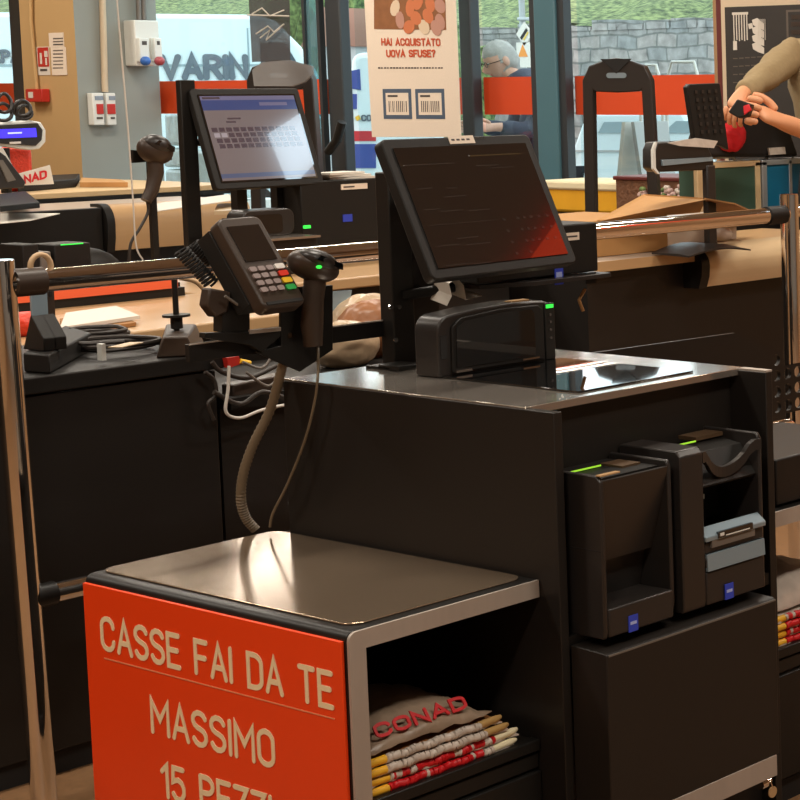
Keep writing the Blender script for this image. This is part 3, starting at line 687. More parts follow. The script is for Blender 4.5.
# ================================================================== POST AND DEVICES ON THE CABINET
po = thing('device_post', 'black metal post on the steel top holding the touchscreen, printer and card reader bar', 'post', (.70,.72,1.0))
MB().box(.645,.700,.700,.745,1.0,1.425).build('post','black_metal',po,bevel=.003)
pp=MB(); pp.prism([(.700,.712,1.0),(.775,.712,1.0),(.775,.712,1.17),(.735,.712,1.40),(.700,.712,1.43)],(0,.010,0)); pp.build('side_plate','device_plastic',po,bevel=.001)
MB().prism([(x,.60+y*1.0,1.0) for x,y in ((.60,.06),(.80,.06),(.80,.14),(.60,.14))],(0,0,.006)).build('base_plate','black_metal',po)
for px_,py_ in ((390,307),(398,307),(395,340)):
    q=onv(px_,py_,.700); MB().cyl(q,q+Vector((0,-.005,0)),.005,12).build('bolt','chrome',po)
for px_,py_ in ((416,296),(428,294)):
    q=onv(px_,py_,.712); MB().cyl(q,q+Vector((0,-.005,0)),.005,12).build('bolt','tan_laminate',po)
MB().box(.60,.66,.63,.70,1.0,1.012).m('black_metal').build('foot','black_metal',po,bevel=.003)
# arm from the post to the monitor
MB().tube([(.69,.705,1.36),(.69,.56,1.37)],.022,14).build('monitor_arm','black_metal',po)
# bar to the card reader
a0=onv(200,334,.75); a1=onv(392,322,.75)
MB().box(.20,.655,.738,.752,1.064,1.100).build('bar','black_metal',po,bevel=.001)
MB().box(.20,.655,.736,.738,1.0985,1.1015).build('bar_edge','brushed_edge',po)

def monitor(mtx, wd, hg, label, style):
    t = thing('touchscreen_monitor', label, 'monitor', mtx=mtx)
    fr = MB(); prof = rrect(-wd/2, wd/2, -hg/2, hg/2, .014)
    fr.prism([(x,0,z) for x,z in prof],(0,.026,0)); fr.build('bezel','black_plastic',t,bevel=.003,local=True)
    MB().box(-wd/2+.05,wd/2-.05,.026,.05,-hg/2+.04,hg/2-.04).build('back_housing','black_plastic',t,bevel=.008,local=True)
    g = MB()
    e=.0028
    if style == 'dim':
        mg=.022
        g.m('screen_glass').box(-wd/2+mg,wd/2-mg,-e,.0,-hg/2+mg,hg/2-mg)
        d=-e-.0004; so=g.build('screen','screen_glass',t,local=True); g=MB()
        def ln(x0,x1,z,h=.0018,m='screen_text'): g.m(m).box(x0*wd,x1*wd,d,d+.0003,z*hg,z*hg+h)
        ln(-.42,-.10,.30); ln(.02,.38,.345,.0025,'screen_gold'); ln(.05,.20,.27); ln(.12,.30,.25,.0012)
        ln(-.40,-.30,.13); ln(-.20,-.14,.12); ln(-.24,-.10,.06); ln(-.40,-.30,-.02); ln(-.30,-.16,-.04); ln(-.12,.02,-.05); 
        ln(-.40,.04,-.13,.001); ln(-.26,-.12,-.24); ln(-.40,-.26,-.28); ln(-.22,-.06,-.29); ln(-.40,-.24,-.42); ln(-.22,-.10,-.43)
        rr=random.Random(3)
        for r in range(4):
            z=-.14-.085*r
            for c,x in enumerate((.09,.19,.235,.28,.34,.40)):
                if r==3 and c>1: continue
                zz=z; g.m('screen_dim').box((x-.008)*wd,(x+.012)*wd,d,d+.0003,zz*hg,zz*hg+.006); g.m('screen_text').box((x-.004)*wd,(x+.008)*wd,d-.0002,d+.0003,zz*hg+.001,zz*hg+.003)
        g.build('display_content',None,so,local=True)
        l=MB().m('label_cream').box(-.06*1,.012,-.002,.001,hg/2-.016,hg/2-.001); 
        q=MB().m('label_cream').box(-.028-.0,.062-.02,-.0015,.0,hg/2-.017,hg/2+.001).m('label_ink')
        for k in range(4): q.box(-.022+.014*k,-.013+.014*k,-.0018,-.0014,hg/2-.010,hg/2-.006)
        q.m('screen_text')
        for k in range(5): q.box(.048+.006*k,.052+.006*k,-.0005,.0002,hg/2-.007,hg/2-.004)
        q.build('label',None,t,local=True)
    else:
        mg=.024
        g.m('screen_glass').box(-wd/2+mg,wd/2-mg,-e,.0,-hg/2+mg,hg/2-mg)
        so=g.build('screen','screen_glass',t,local=True); g=MB(); d=-e-.0004
        W,H=wd-2*mg-.012,hg-2*mg-.012
        def rc(u0,u1,v0,v1,m,l=0): g.m(m).box(-W/2+u0*W,-W/2+u1*W,d-.0003*l,d+.0003,H/2-v1*H,H/2-v0*H)
        rc(0,1,0,.05,'scr_head2'); rc(0,1,.05,.17,'scr_head'); rc(0,1,.17,1,'scr_body'); rc(0,1,.92,.97,'scr_foot',1)
        rc(.02,.2,.012,.035,'scr_key',1); rc(.6,.9,.08,.12,'scr_head2',1); rc(.22,.36,.26,.28,'scr_key',1); rc(.2,.3,.30,.32,'scr_key',1)
        for r in range(4):
            for c in range(12):
                rc(.03+.075*c+.012*r,.03+.075*c+.058+.012*r,.375+.065*r,.425+.065*r,'scr_key' if not(c<2 and r==1) else 'scr_lite',1)
        g.build('display_content',None,so,local=True)
    return t
mat('scr_head','#34406c',.08,emit=.45,spec=1.0,coat=1.0); mat('scr_head2','#5c5c78',.08,emit=.45,spec=1.0,coat=1.0); mat('scr_body','#645d60',.08,emit=.45,spec=1.0,coat=1.0); mat('scr_foot','#454f6c',.08,emit=.45,spec=1.0,coat=1.0); mat('scr_key','#423840',.08,emit=.45,spec=1.0,coat=1.0); mat('scr_lite','#8a8690',.08,emit=.45,spec=1.0,coat=1.0)
monitor(frame((.69,.45,1.362),.10,.435), .413, .312, 'large dark tilted touchscreen with faint text above the steel-topped cabinet', 'dim')

# flat barcode scanner with upright window on the steel top
bs = thing('barcode_scanner', 'black barcode scanner with upright tinted window and green light below the dark touchscreen', 'scanner', (.72,.40,1.0))
bx0,bx1,bv = .578,.888,.47
prof = [(bx0,1.001),(bx0,1.095)]+[(bx0+.03-.03*math.cos(math.radians(a)),1.095+.035*math.sin(math.radians(a))) for a in (20,40,60,80)]+[(bx0+.10,1.137),(bx0+.20,1.140),(bx1-.03,1.136),(bx1-.008,1.128),(bx1,1.11),(bx1,1.001)]
MB().prism([(x,bv,z) for x,z in prof],(0,.075,0),True).build('tower','device_plastic',bs,bevel=.004)
ip = [(bx0+.030,1.008),(bx0+.032,1.105),(bx0+.055,1.122),(bx0+.16,1.131),(bx1-.050,1.129),(bx1-.036,1.118),(bx1-.036,1.008)]
MB().prism([(x,bv-.006,z) for x,z in ip],(0,.006,0)).build('window_frame','black_plastic',bs,bevel=.002)
ip2=[(bx0+.040,1.018),(bx0+.042,1.102),(bx0+.062,1.115),(bx0+.16,1.123),(bx1-.070,1.121),(bx1-.062,1.112),(bx1-.062,1.018)]
wg=MB().prism([(x,bv-.008,z) for x,z in ip2],(0,.0025,0)).build('upright_window','dark_glass',bs)
MB().box(bx0+.035,bx0+.075,bv-.012,bv-.006,1.008,1.013).build('clip','chrome',bs); MB().box(bx1-.10,bx1-.055,bv-.012,bv-.006,1.012,1.016).build('clip','chrome',bs)
MB().box(bx0+.006,bx0+.022,bv-.0015,bv+.002,1.04,1.09).build('side_inlay','rubber',bs)
MB().box(bx1-.030,bx1-.003,bv-.004,bv+.01,1.004,1.130).build('button_strip','black_plastic',bs,bevel=.002)
MB().box(bx1-.027,bx1-.008,bv-.007,bv-.003,1.119,1.127).build('status_light','led_green',bs)
for z in (1.104,1.088,1.070,1.052): MB().cyl((bx1-.016,bv-.0065,z),(bx1-.016,bv-.004,z),.003,10).build('button','label_ink',bs)
MB().box(bx0+.20,bx0+.25,bv+.01,bv+.03,1.139,1.142).build('top_label','tan_laminate',bs)
pl_=[onz(*p,1.0) for p in ((452,384),(556,390),(650,368),(560,352))]
MB().m('dark_glass').hexa([(.585,.06,1.0005),(.90,.06,1.0005),(.90,.469,1.0005),(.585,.469,1.0005),(.585,.06,1.004),(.90,.06,1.004),(.90,.469,1.004),(.585,.469,1.004)]).build('flat_window','dark_glass',bs,bevel=.001)

# receipt printer behind the screen
def pbox(px0,px1,py0,py1,v): a=onv(px0,py1,v); b=onv(px1,py0,v); return a.x,b.x,a.z,b.z
x0,x1,z0,z1 = pbox(478,597,222,289,.58)
pr = thing('receipt_printer','black receipt printer box on a tray behind the dark touchscreen','printer',((x0+x1)/2,.66,z0))
MB().box(x0,x1,.58,.72,z0+.010,z1).build('housing','black_plastic',pr,bevel=.004)
MB().prism([(x0+.14,.55,z0-.004),(x1+.01,.55,z0-.004),(x1+.018,.58,z0-.004),(x1+.018,.73,z0-.004),(x0+.02,.73,z0-.004),(x0+.02,.60,z0-.004)],(0,0,.010)).build('tray','device_plastic',pr,bevel=.001)
q=pbox(565,579,232,241,.579); MB().m('label_cream').box(q[0],q[1],.5785,.58,q[2],q[3]).m('label_ink').box(q[0]+.006,q[1]-.006,.578,.5785,q[2]+.007,q[3]-.007).build('label',None,pr)
q=pbox(555,563,268,285,.579); MB().m('blue_sticker').box(q[0],q[1],.5785,.58,q[2],q[3]).m('blue_ink').box(q[0]+.004,q[1]-.004,.578,.5785,q[2]+.012,q[3]-.008).build('sticker',None,pr)
q=pbox(586,596,272,284,.579); MB().box(q[0],q[1],.5785,.58,q[2],q[3]).build('port','rubber',pr)
MB().tube([(x0,.66,z0),(x0-.1,.70,z0-.01),(.72,.72,z0)],.012,10).build('support_arm','black_metal',pr)
MB().tube([onv(585,289,.6),onv(579,300,.6),onv(583,311,.6)],.004,8).build('cable_end','cardboard_dark',pr)
# curled receipt
rc=thing('paper_receipt','curled white receipt hanging behind the barcode scanner','receipt',onv(465,305,.62))
b=MB(); 
pts=[(447,306),(452,296),(449,284),(457,278),(464,286),(466,300),(482,296)]
wv=[onv(x,y,.62) for x,y in pts]
for a,c in zip(wv[:-1],wv[1:]): b.hexa([a,c,c+Vector((0,.055,.012)),a+Vector((0,.055,.012)),a+Vector((0,0,.001)),c+Vector((0,0,.001)),c+Vector((0,.055,.013)),a+Vector((0,.055,.013))])
b.build('paper','white_paper',rc)

# card reader with coiled cord, its bracket
cr = thing('card_reader','black card reader with red, yellow and green keys, left of the dark touchscreen','card reader',mtx=frame((.340,.70,1.258),.16,.60) @ Matrix.Scale(1.09,4))
MB().prism([(x,0,z) for x,z in rrect(-.048,.050,-.100,.098,.014)],(0,.030,0)).build('case','brown_plastic',cr,bevel=.004,local=True)
MB().prism([(0.0,.028,-.085),(0,.06,-.07),(0,.085,.02),(0,.075,.095),(0,.028,.095)],(.001,0,0)).m('black_plastic').box(-.052,.040,.026,.062,-.075,.088).build('cradle','black_plastic',cr,bevel=.008,local=True)
MB().box(-.036,.036,-.002,.0,.000,.078).build('screen','screen_glass',cr,local=True)
for r in range(4):
    for c in range(3):
        MB().prism([(x,-.0035,z) for x,z in rrect(-.038+.019*c,-.023+.019*c,-.022-.015*r,-.012-.015*r,.003,3)],(0,.0035,0)).build('key','key_grey',cr,local=True)
for r,m in enumerate(('key_white','key_red','key_yellow','key_green')):
    MB().prism([(x,-.004,z) for x,z in rrect(.020,.041,-.022-.0155*r,-.011-.0155*r,.003,3)],(0,.004,0)).build('key',m,cr,local=True)
MB().box(-.04,.042,-.002,.001,-.094,-.088).build('card_slot','rubber',cr,local=True)
MB().box(-.03,.03,.004,.03,.096,.100).build('paper_exit','rubber',cr,local=True)
br = thing('reader_bracket','black folded metal bracket holding the card reader and handheld scanner on the bar','bracket',onv(290,340,.74))
def vplate(mb, pts, v, th): 
    mb.prism([tuple(onv(x,y,v)) for x,y in pts],(0,th,0)); return mb
vplate(MB(),[(281,288),(333,285),(333,350),(300,372),(256,352),(281,346)],.722,.008).build('front_plate','black_metal',br,bevel=.001)
vplate(MB(),[(222,292),(250,296),(250,336),(222,332)],.722,.03).build('upright','black_metal',br,bevel=.001)
vplate(MB(),[(205,333),(280,331),(281,336),(262,352),(250,345),(205,338)],.715,.02).build('lower_plate','black_metal',br,bevel=.001)
vplate(MB(),[(250,330),(281,327),(281,331),(250,334)],.712,.006).build('plate_edge','brushed_edge',br)
MB().tube([onv(225,296,.70),onv(241,307,.70)],.003,8).build('lever','scuffed_grey',br)
vplate(MB(),[(210,288),(232,292),(228,312),(216,318),(207,306)],.715,.03).build('swivel','brown_plastic',br,bevel=.004)
for p in ((289,335),(307,334)):
    q=onv(*p,.722); MB().cyl(q,q+Vector((0,-.004,0)),.0055,14).build('bolt','chrome',br)
# coiled cord of the reader
def coil(p0,p1,r,turns,wire,mb,sag=0):
    p0,p1=Vector(p0),Vector(p1); d=(p1-p0).normalized(); n=d.orthogonal().normalized(); m_=d.cross(n); pts=[]
    N=turns*10
    for i in range(N+1):
        t=i/N; a=2*PI*turns*t; pts.append(p0.lerp(p1,t)+Vector((0,0,-sag*math.sin(PI*t)))+n*math.cos(a)*r+m_*math.sin(a)*r)
    return mb.tube(pts,wire,6)
cc=coil(onv(181,250,.80),onv(212,284,.78),.013,13,.0028,MB()); coil(onv(192,244,.86),onv(214,262,.84),.013,10,.0028,cc)
simple('coiled_cord',cc,'rubber','brown coiled cord beside the card reader on the chrome rail','cord')
# thick ribbed cable
def smoothpath(P,n=8):
    out=[]; P=[Vector(p) for p in P]
    for i in range(len(P)-1):
        p0=P[max(i-1,0)];p1=P[i];p2=P[i+1];p3=P[min(i+2,len(P)-1)]
        for k in range(n):
            t=k/n; out.append(.5*((2*p1)+(-p0+p2)*t+(2*p0-5*p1+4*p2-p3)*t*t+(-p0+3*p1-3*p2+p3)*t**3))
    out.append(P[-1]); return out
tp=smoothpath([onv(286,350,.735),onv(281,372,.75),onv(270,410,.79),onv(253,445,.82),onv(243,475,.84),onv(241,500,.85),onv(246,518,.85),onv(256,530,.84)],14)
rad=[.0105 if i%2 else .0088 for i in range(len(tp))]
simple('ribbed_cable',MB().tube(tp,rad,12),'grey_cable','thick grey ribbed cable hanging from the reader bracket to the bagging stand','cable')
tp=smoothpath([onv(318,344,.73),onu(318,372,.400),onu(315,400,.392),onu(305,440,.390),onu(288,483,.385),onu(273,513,.385),onu(270,527,.385)],8)
simple('scanner_cable',MB().tube(tp,.0027,8),'grey_cable','thin grey cable hanging from the handheld scanner behind the bagging stand','cable')
# handheld scanners
def gun(name,label,head,hs,ht,handle,v,cat='scanner',clip=None,led=None):
    hx,hy=head; c=onv(hx,hy,v); s=(onv(hx+hs,hy,v).x-c.x); h=(c.z-onv(hx,hy+ht,v).z)
    t=thing(name,label,cat,c); R=Matrix.Rotation(math.radians(26),3,'Y')
    MB().ell(c,(s,.05,h),R,24,14).build('head','brown_plastic',t)
    MB().ell(c+Vector((.0,-.012,h*.35)),(s*.80,.046,h*.72),R,24,14).build('top_shell','device_plastic',t)
    pts=[onv(x,y,v) for x,y,_ in handle]; rs=[q[2] for q in handle]
    MB().tube(pts,rs,14).build('handle','brown_plastic',t)
    MB().prism([tuple(c+R@Vector((x,-.055,z))) for x,z in ((-s*.5,h*.5),(s*.5,h*.55),(s*.6,h*.2),(-s*.6,h*.15))],(0,.02,0)).build('scan_window','dark_glass',t)
    if led: q=onv(*led,v-.05); MB().ell(q,(.006,.006,.004),seg=10,rg=6).build('status_light','led_green',t)
    if clip: clip(t)
    return t
gun('handheld_scanner','brown-black handheld barcode scanner standing in the bracket right of the card reader',(313,266),23,15,[(315,280,.022),(313,300,.021),(312,325,.022),(313,346,.018)],.69,led=(319,267))

# ================================================================== BARRIER
ZR, VR = 1.195, 1.40
bar = thing('chrome_barrier','chrome tube barrier of two posts and a rail running behind the cabinet','barrier',(1.4,VR,0))
pa=onv(1,262,VR); pb=onv(789,195,VR)
lp=MB(); top=onv(2,262,VR); lx=top.x
lp.tube([(.216,VR,0),(.190,VR,1.243)],.0265,40); lp.build('post','chrome',bar,bevel=.002)
MB().tube([(pb.x,VR,0),(pb.x,VR,pb.z)],.030,36).build('post','chrome',bar)
MB().cyl((pb.x,VR,pb.z),(pb.x,VR,pb.z+.003),.029,36).build('post_cap','chrome',bar)
MB().tube([(.20,VR,1.190),(pb.x-.02,VR,1.190)],.0255,36).build('rail','chrome',bar)
MB().tube([(.212,VR,1.190),(.275,VR,1.190)],.031,24).build('collar','brown_plastic',bar)
MB().tube([(pb.x-.11,VR,1.190),(pb.x-.03,VR,1.190)],.030,24).build('collar','black_plastic',bar)
MB().tube([(.21,VR,.492),(pb.x-.02,VR,.492)],.023,24).build('rail','chrome',bar)
MB().tube([(.218,VR,.492),(.262,VR,.492)],.027,24).build('collar','black_metal',bar)
MB().tube([(pb.x+.02,VR,1.198),(pb.x+1.3,VR,1.198)],.021,24).build('rail','chrome',bar)
for x in (.206,pb.x): MB().tube([(x,VR,0),(x,VR,.012)],.06,32).build('foot_plate','chrome',bar)

# ================================================================== NEIGHBOURING CHECKOUT ON THE RIGHT
DX = 1.072
nb = thing('bagging_stand','black bagging stand of the next checkout, cut off at the right edge of the picture','stand',(DX+.2,.4,0))
MB().box(UR+.002,DX+UL+.2,0,BW,BH-.034,BH).build('frame','black_metal',nb,bevel=.002)
MB().box(UR+.002,DX+UL+.2,-.006,0,BH-.034,BH).build('edge_trim','brushed_edge',nb)
MB().prism([(x+DX,y,BH) for x,y in rrect(.045, UL+.19, .035, BW-.01, .03)], (0,0,.004)).build('top_plate','black_metal',nb,bevel=.0015)
tr = MB(); tr.box(UR+.003,DX+UL+.2,.004,.03,.335,.358); tr.box(UR+.003,DX+UL+.2,.010,.03,.300,.331); tr.box(UR+.003,DX+UL+.2,.004,.03,.06,.296); tr.build('lower_front','black_metal',nb,bevel=.003)
MB().box(UR+.003,DX+UL+.2,.03,.74,.335,.355).build('shelf','black_panel',nb)
MB().box(UR+.003,DX+UL+.2,.74,.76,.05,BH-.035).build('back_panel','black_panel',nb); MB().box(DX+.02,DX+UL+.19,.02,BW-.02,.0,.05).build('plinth','rubber',nb)
for k in range(4):
    carrier('carrier_bag', DX+.004*(k%2), DX+.40, .022+.004*(k%2), .40, zb+.0175*k,
        ['bottom bag of the yellow and red folded stack at the right edge','second bag from the bottom of the folded stack at the right edge','second bag from the top of the folded stack at the right edge','top folded bag of the stack at the right edge'][k],'film',.0,k+20,'folded carrier bags in the next stand')
cb2=thing('crumpled_bag','loose clear bag on the folded stack at the right edge of the picture','carrier bag',(DX+.2,.2,.4275)); b=MB(); g=[]
for i in range(13): g.append([b.bm.verts.new((DX+.0+.34*i/12,.04+.30*j/12,.4280+.07*math.sin(PI*i/12)**.6*math.sin(PI*j/12)**.6+random.uniform(0,.008))) for j in range(13)])
for i in range(12):
    for j in range(12): b.m('bag_film'); b.face([g[i][j],g[i+1][j],g[i+1][j+1],g[i][j+1]],True)
o=b.build('film',None,cb2); so=o.modifiers.new('s','SOLIDIFY'); so.thickness=.002
simple('till_box', MB().box(DX+.03,DX+.40,.02,.34,BH+.0045,.78),'black_panel','low black box standing on the next bagging stand at the right edge','box',bevel=.004)
# perforated guard with real holes
pg=MB(); VG=.815
xa=onv(568,356,VG).x; zt=onv(650,345,VG).z
P0=onv(735,333,VG); P1=onv(803,364,VG); xb=P1.x+.25; zb2=P1.z-.05
simple_shape=[(xa,.68),(xb,.68),(xb,zb2),(P1.x,P1.z),(P0.x,P0.z),(onv(600,352,VG).x,onv(600,352,VG).z),(xa,onv(568,356,VG).z)]
gd=thing('perforated_guard','black metal guard with round perforations behind the cabinet, at the right edge','guard',((xa+xb)/2,VG,.68))
hx0=onv(774,400,VG).x-.01
MB().prism([(xa,VG,.68),(hx0,VG,.68),(hx0,VG,(P0+(P1-P0)*((hx0-P0.x)/(P1.x-P0.x))).z),(P0.x,VG,P0.z),(onv(600,352,VG).x,VG,onv(600,352,VG).z),(xa,VG,onv(568,356,VG).z)],(0,.012,0)).build('solid_panel','black_panel',gd)
def perforated(x0,z0,cols,rows,cell,r):
    b=MB(); n=16
    for i in range(cols):
        for j in range(rows):
            cx=x0+cell*(i+.5); cz=z0+cell*(j+.5)
            zt_=(P0+(P1-P0)*((cx-P0.x)/(P1.x-P0.x))).z
            if cz+cell*.5>zt_+.012: continue
            sq=[]; ci=[]
            for k in range(n):
                a=2*PI*k/n+PI/4*0; c_,s_=math.cos(a),math.sin(a); m_=max(abs(c_),abs(s_)); sq.append((cx+c_/m_*cell/2,cz+s_/m_*cell/2)); ci.append((cx+c_*r,cz+s_*r))
            for y in (VG,VG+.012):
                A=[b.bm.verts.new((p[0],y,p[1])) for p in sq]; B=[b.bm.verts.new((p[0],y,p[1])) for p in ci]
                for k in range(n): b.face([A[k],A[(k+1)%n],B[(k+1)%n],B[k]])
                if y==VG: F=B
                else:
                    for k in range(n): b.face([F[k],F[(k+1)%n],B[(k+1)%n],B[k]])
    return b
perforated(hx0,.68,9,5,.045,.0165).build('hole_panel','black_panel',gd)
MB().box(xb-.02,xb,VG,VG+.02,.0,.7).box(xa,xa+.02,VG,VG+.02,0,.7).build('leg','black_metal',gd)

# ================================================================== BLACK COUNTER BEHIND THE BARRIER (left)
ct = thing('low_counter','black counter behind the chrome barrier with cables lying on it','counter',(.3,1.9,0))
MB().box(-1.2,.80,1.612,2.18,.06,.905).build('body','black_panel',ct,bevel=.003)
MB().box(-1.2,.82,1.600,2.20,.910,.950).build('worktop','black_plastic',ct,bevel=.004)
MB().box(-1.18,.79,1.63,2.16,0,.06).build('plinth','rubber',ct)
# shelf with wires to the right of it
ws_=thing('equipment_shelf','dark equipment shelf with tangled wires between the black counter and the cabinet','shelf',(1.3,1.8,0))
MB().box(.83,1.75,1.65,2.15,.06,.80).build('body','black_panel',ws_); MB().box(.83,1.75,1.60,2.17,.80,.83).build('worktop','black_plastic',ws_)
simple('power_strip',MB().prism([tuple(onv(x,y,1.63)) for x,y in ((233,385),(285,374),(285,392),(233,404))],(0,.05,0)),'brown_plastic','brown power strip among the wires right of the black counter','power strip',bevel=.004)
simple('red_connector',MB().m('red_paint').prism([tuple(onv(x,y,1.58)) for x,y in ((227,358),(239,356),(241,364),(229,368))],(0,.03,0)).m('key_yellow').tube([onv(240,361,1.58),onv(250,363,1.58)],.006,8),None,'red connector with yellow tip on the tangled wires','connector')
cables=[([(229,366),(228,390),(226,412),(240,418),(262,410),(290,404)],'white_cable',.004,1.56,'white wire dropping from the red connector and running right'),
 ([(205,372),(214,380),(216,395),(208,404),(214,420)],'dark_cable',.005,1.58,'dark wire curling down beside the black counter end'),
 ([(214,392),(240,404),(262,392),(285,398)],'dark_cable',.006,1.57,'dark wire loop under the power strip'),
 ([(243,362),(262,368),(275,352),(284,345)],'scuffed_grey',.0035,1.57,'grey wire running up to the reader bracket'),
 ([(246,372),(268,386),(282,372)],'scuffed_grey',.0035,1.56,'grey wire sagging over the power strip'),
 ([(212,362),(222,372),(248,378),(276,366)],'dark_cable',.006,1.59,'thick dark wire behind the red connector')]
for pts,m_,r,v,lb in cables: simple('wire',MB().tube(smoothpath([onv(x,y,v) for x,y in pts],6),r,8),m_,lb,'wire','wires right of the black counter')
# things on the black counter
z=.951
def quadbox(px4,z0,h): # four pixel corners on plane z0 (bottom), straight walls
    c=[onz(x,y,z0) for x,y in px4]; return MB().hexa([*c,*[p+Vector((0,0,h)) for p in c]])
simple('base_unit',quadbox([(24,372),(50,374),(92,350),(66,342)],z,.045),'black_plastic','flat black base unit on the black counter beside the chrome post','device',bevel=.004)
cs=thing('clamp_stand','grey metal clamp stand with black feet hanging from the chrome rail collar','stand',onz(42,350,z))
P=onz(42,349,z+.046); 
MB().box(P.x-.02,P.x+.018,P.y-.003,P.y+.004,P.z,1.165).build('upright','gunmetal_slot',cs,bevel=.001)
MB().box(P.x+.018,P.x+.034,P.y-.003,P.y+.02,P.z,1.165).build('upright_side','brown_plastic',cs)
for s in (-1,1): MB().prism([(P.x+.012*s-.01,P.y-.05,P.z),(P.x+.012*s-.01,P.y-.05,P.z+.03),(P.x+.012*s-.01,P.y,P.z+.085),(P.x+.012*s-.01,P.y+.04,P.z)],(.03*1,0,0)).build('foot','black_plastic',cs,bevel=.002)
MB().box(P.x+.022,P.x+.028,P.y-.005,P.y,1.12,1.15).build('slot','rubber',cs)
simple('cable_loop',MB().tube([Vector((onv(43,264,1.39).x+.022*math.cos(a),1.40,1.222+.026*math.sin(a))) for a in [math.radians(d) for d in range(-20,201,20)]],.006,10),'beige_cable','small beige cable loop on top of the chrome rail near the left post','cable')
# coiled cables on the counter
for i,(cx,cy,r,m_,lb) in enumerate(((118,350,.085,'dark_cable','larger coil of dark cable lying on the black counter'),(100,342,.06,'dark_cable','smaller coil of dark cable behind the larger one on the counter'))):
    c=onz(cx,cy,z+.006); pts=[c+Vector((r*(1+.12*math.sin(3.3*t))*math.cos(t),r*(1+.1*math.cos(2.1*t))*math.sin(t),.004+.003*(t/2))) for t in [k*.22 for k in range(78+20*i)]]
    simple('cable_coil',MB().tube(pts,.0055,7),m_,lb,'cable','coiled cables on the black counter')
c=onz(128,345,z+.035); simple('paper_tag',MB().box(-.05,.04,-.015,.02,0,.002,Matrix.Translation(c)@Matrix.Rotation(.5,4,'Z')),'tan_laminate_light','small tan paper tag lying on the coiled cables','tag')
c=onz(102,352,z+.03); simple('plug',MB().box(c.x-.006,c.x+.004,c.y-.01,c.y+.01,z+.01,z+.05),'white_plastic','small white plug tip among the coiled cables','plug')
sb=thing('small_stand','small dark stand with a round cap on a grey block, on the black counter','stand',onz(176,352,z))
q=[onz(x,y,z) for x,y in ((156,358),(196,356),(204,342),(160,344))]
MB().hexa([*q,*[p+Vector((0,.0,.05))+(Vector((.02,0,0)) if i in (0,3) else Vector((-.02,0,0))) for i,p in enumerate(q)]]).build('block','brown_plastic',sb,bevel=.004)
P=onz(178,350,z); MB().cyl(P+Vector((0,0,.05)),P+Vector((0,0,.19)),.007,10).build('stem','black_metal',sb); MB().cyl(P+Vector((0,0,.085)),P+Vector((0,0,.091)),.032,20).build('cap','black_metal',sb); MB().cyl(P+Vector((0,0,.055)),P+Vector((0,0,.085)),.014,14).build('hub','black_plastic',sb)
simple('beige_cable',MB().tube(smoothpath([onv(x,y,1.75) for x,y in ((180,278),(196,282),(208,296),(218,318),(224,338))],6),.006,8),'beige_cable','beige cable curving down behind the card reader bracket','cable')

# clear bags behind the dark post
def softbag(c,r,label,m_='bag_clear',seed=0):
    b=MB(); b.ell(c,r,seg=28,rg=18); rnd=random.Random(seed)
    for v_ in b.bm.verts: v_.co+=Vector((rnd.uniform(-1,1)*r[0]*.06,rnd.uniform(-1,1)*r[1]*.06,rnd.uniform(-1,1)*r[2]*.06))
    for v_ in b.bm.verts: v_.co.z=max(v_.co.z,c[2]-r[2]*.85)
    return simple('plastic_bag',b,m_,label,'bag','crumpled plastic bags behind the cabinet',subsurf=1)
for cx,cy,v,r,lb,m_,zf in ((345,352,1.85,(.10,.08,.07),'lower tan crumpled plastic bag behind the steel top','bag_clear',.83),(370,346,1.95,(.10,.08,.09),'brown crumpled plastic bag beside the dark device post','bag_brown',.83),(366,312,2.0,(.12,.09,.13),'tall rounded clear bag between the bar and the chrome rail','bag_clear',None)):
    c=onv(cx,cy,v); 
    if zf: c.z=zf+r[2]*.85
    else: c.z=.83+.85*.0+ (c.z-.83)*.5+.02; r=(r[0],r[1],(c.z-.83)/.85)
    softbag(c,r,lb,m_,int(cx))
simple('grey_sheet',MB().prism([tuple(onv(x,y,2.02)) for x,y in ((326,292),(352,290),(346,322),(326,324))],(0,.004,0)).prism([tuple(onv(x,y,2.02)) for x,y in ((330,322),(336,322),(336,380),(330,380))],(0,.004,0)),'gunmetal_slot','grey upright sheet behind the handheld scanner','sheet')

# ================================================================== TAN DESK WITH THE LIT CHECKOUT
dk = thing('tan_desk','long desk with tan laminate top behind the black counter','desk',(1.6,2.9,0))
MB().box(-1.2,1.75,2.22,3.0,.91,.950).box(1.62,2.95,3.0,4.1,.91,.950).build('worktop','tan_laminate',dk,bevel=.006)
MB().box(-1.15,1.70,2.26,2.96,.05,.91).box(1.66,2.9,3.04,4.05,.05,.91).build('body','black_panel',dk); MB().box(-1.1,1.65,2.3,2.9,0,.05).box(1.70,2.85,3.05,4.0,0,.05).build('plinth','rubber',dk)
MB().box(-.6,1.56,2.97,3.0,.951,.978).build('upstand','black_metal',dk); MB().box(-.6,1.535,2.965,3.0,.978,1.018).build('orange_edge','orange_strip',dk)
for k in range(2):
    c=[onz(x,y,.952+.012*k) for x,y in (((60,331),(140,319),(116,309),(66,316)) if k else ((64,336),(136,326),(116,314),(60,322)))]
    simple('paper_stack',MB().hexa([*c,*[p+Vector((0,0,.010)) for p in c]]),'white_paper' if k else 'cardboard_dark',['brown folder under the paper stack on the tan desk','white paper stack lying on the tan desk'][k],'paper')
c=onz(27,335,.952); simple('orange_bag',MB().ell(c+Vector((0,0,.03)),(.05,.05,.035),seg=14,rg=8),'red_mesh_bag','small orange net bundle on the tan desk behind the chrome post','bag')
sc_=thing('side_cabinet','black side cabinet behind the orange-edged desk','cabinet',(1.2,3.3,0))
MB().box(-.6,1.60,3.06,3.5,.0,.985).build('body','black_panel',sc_)
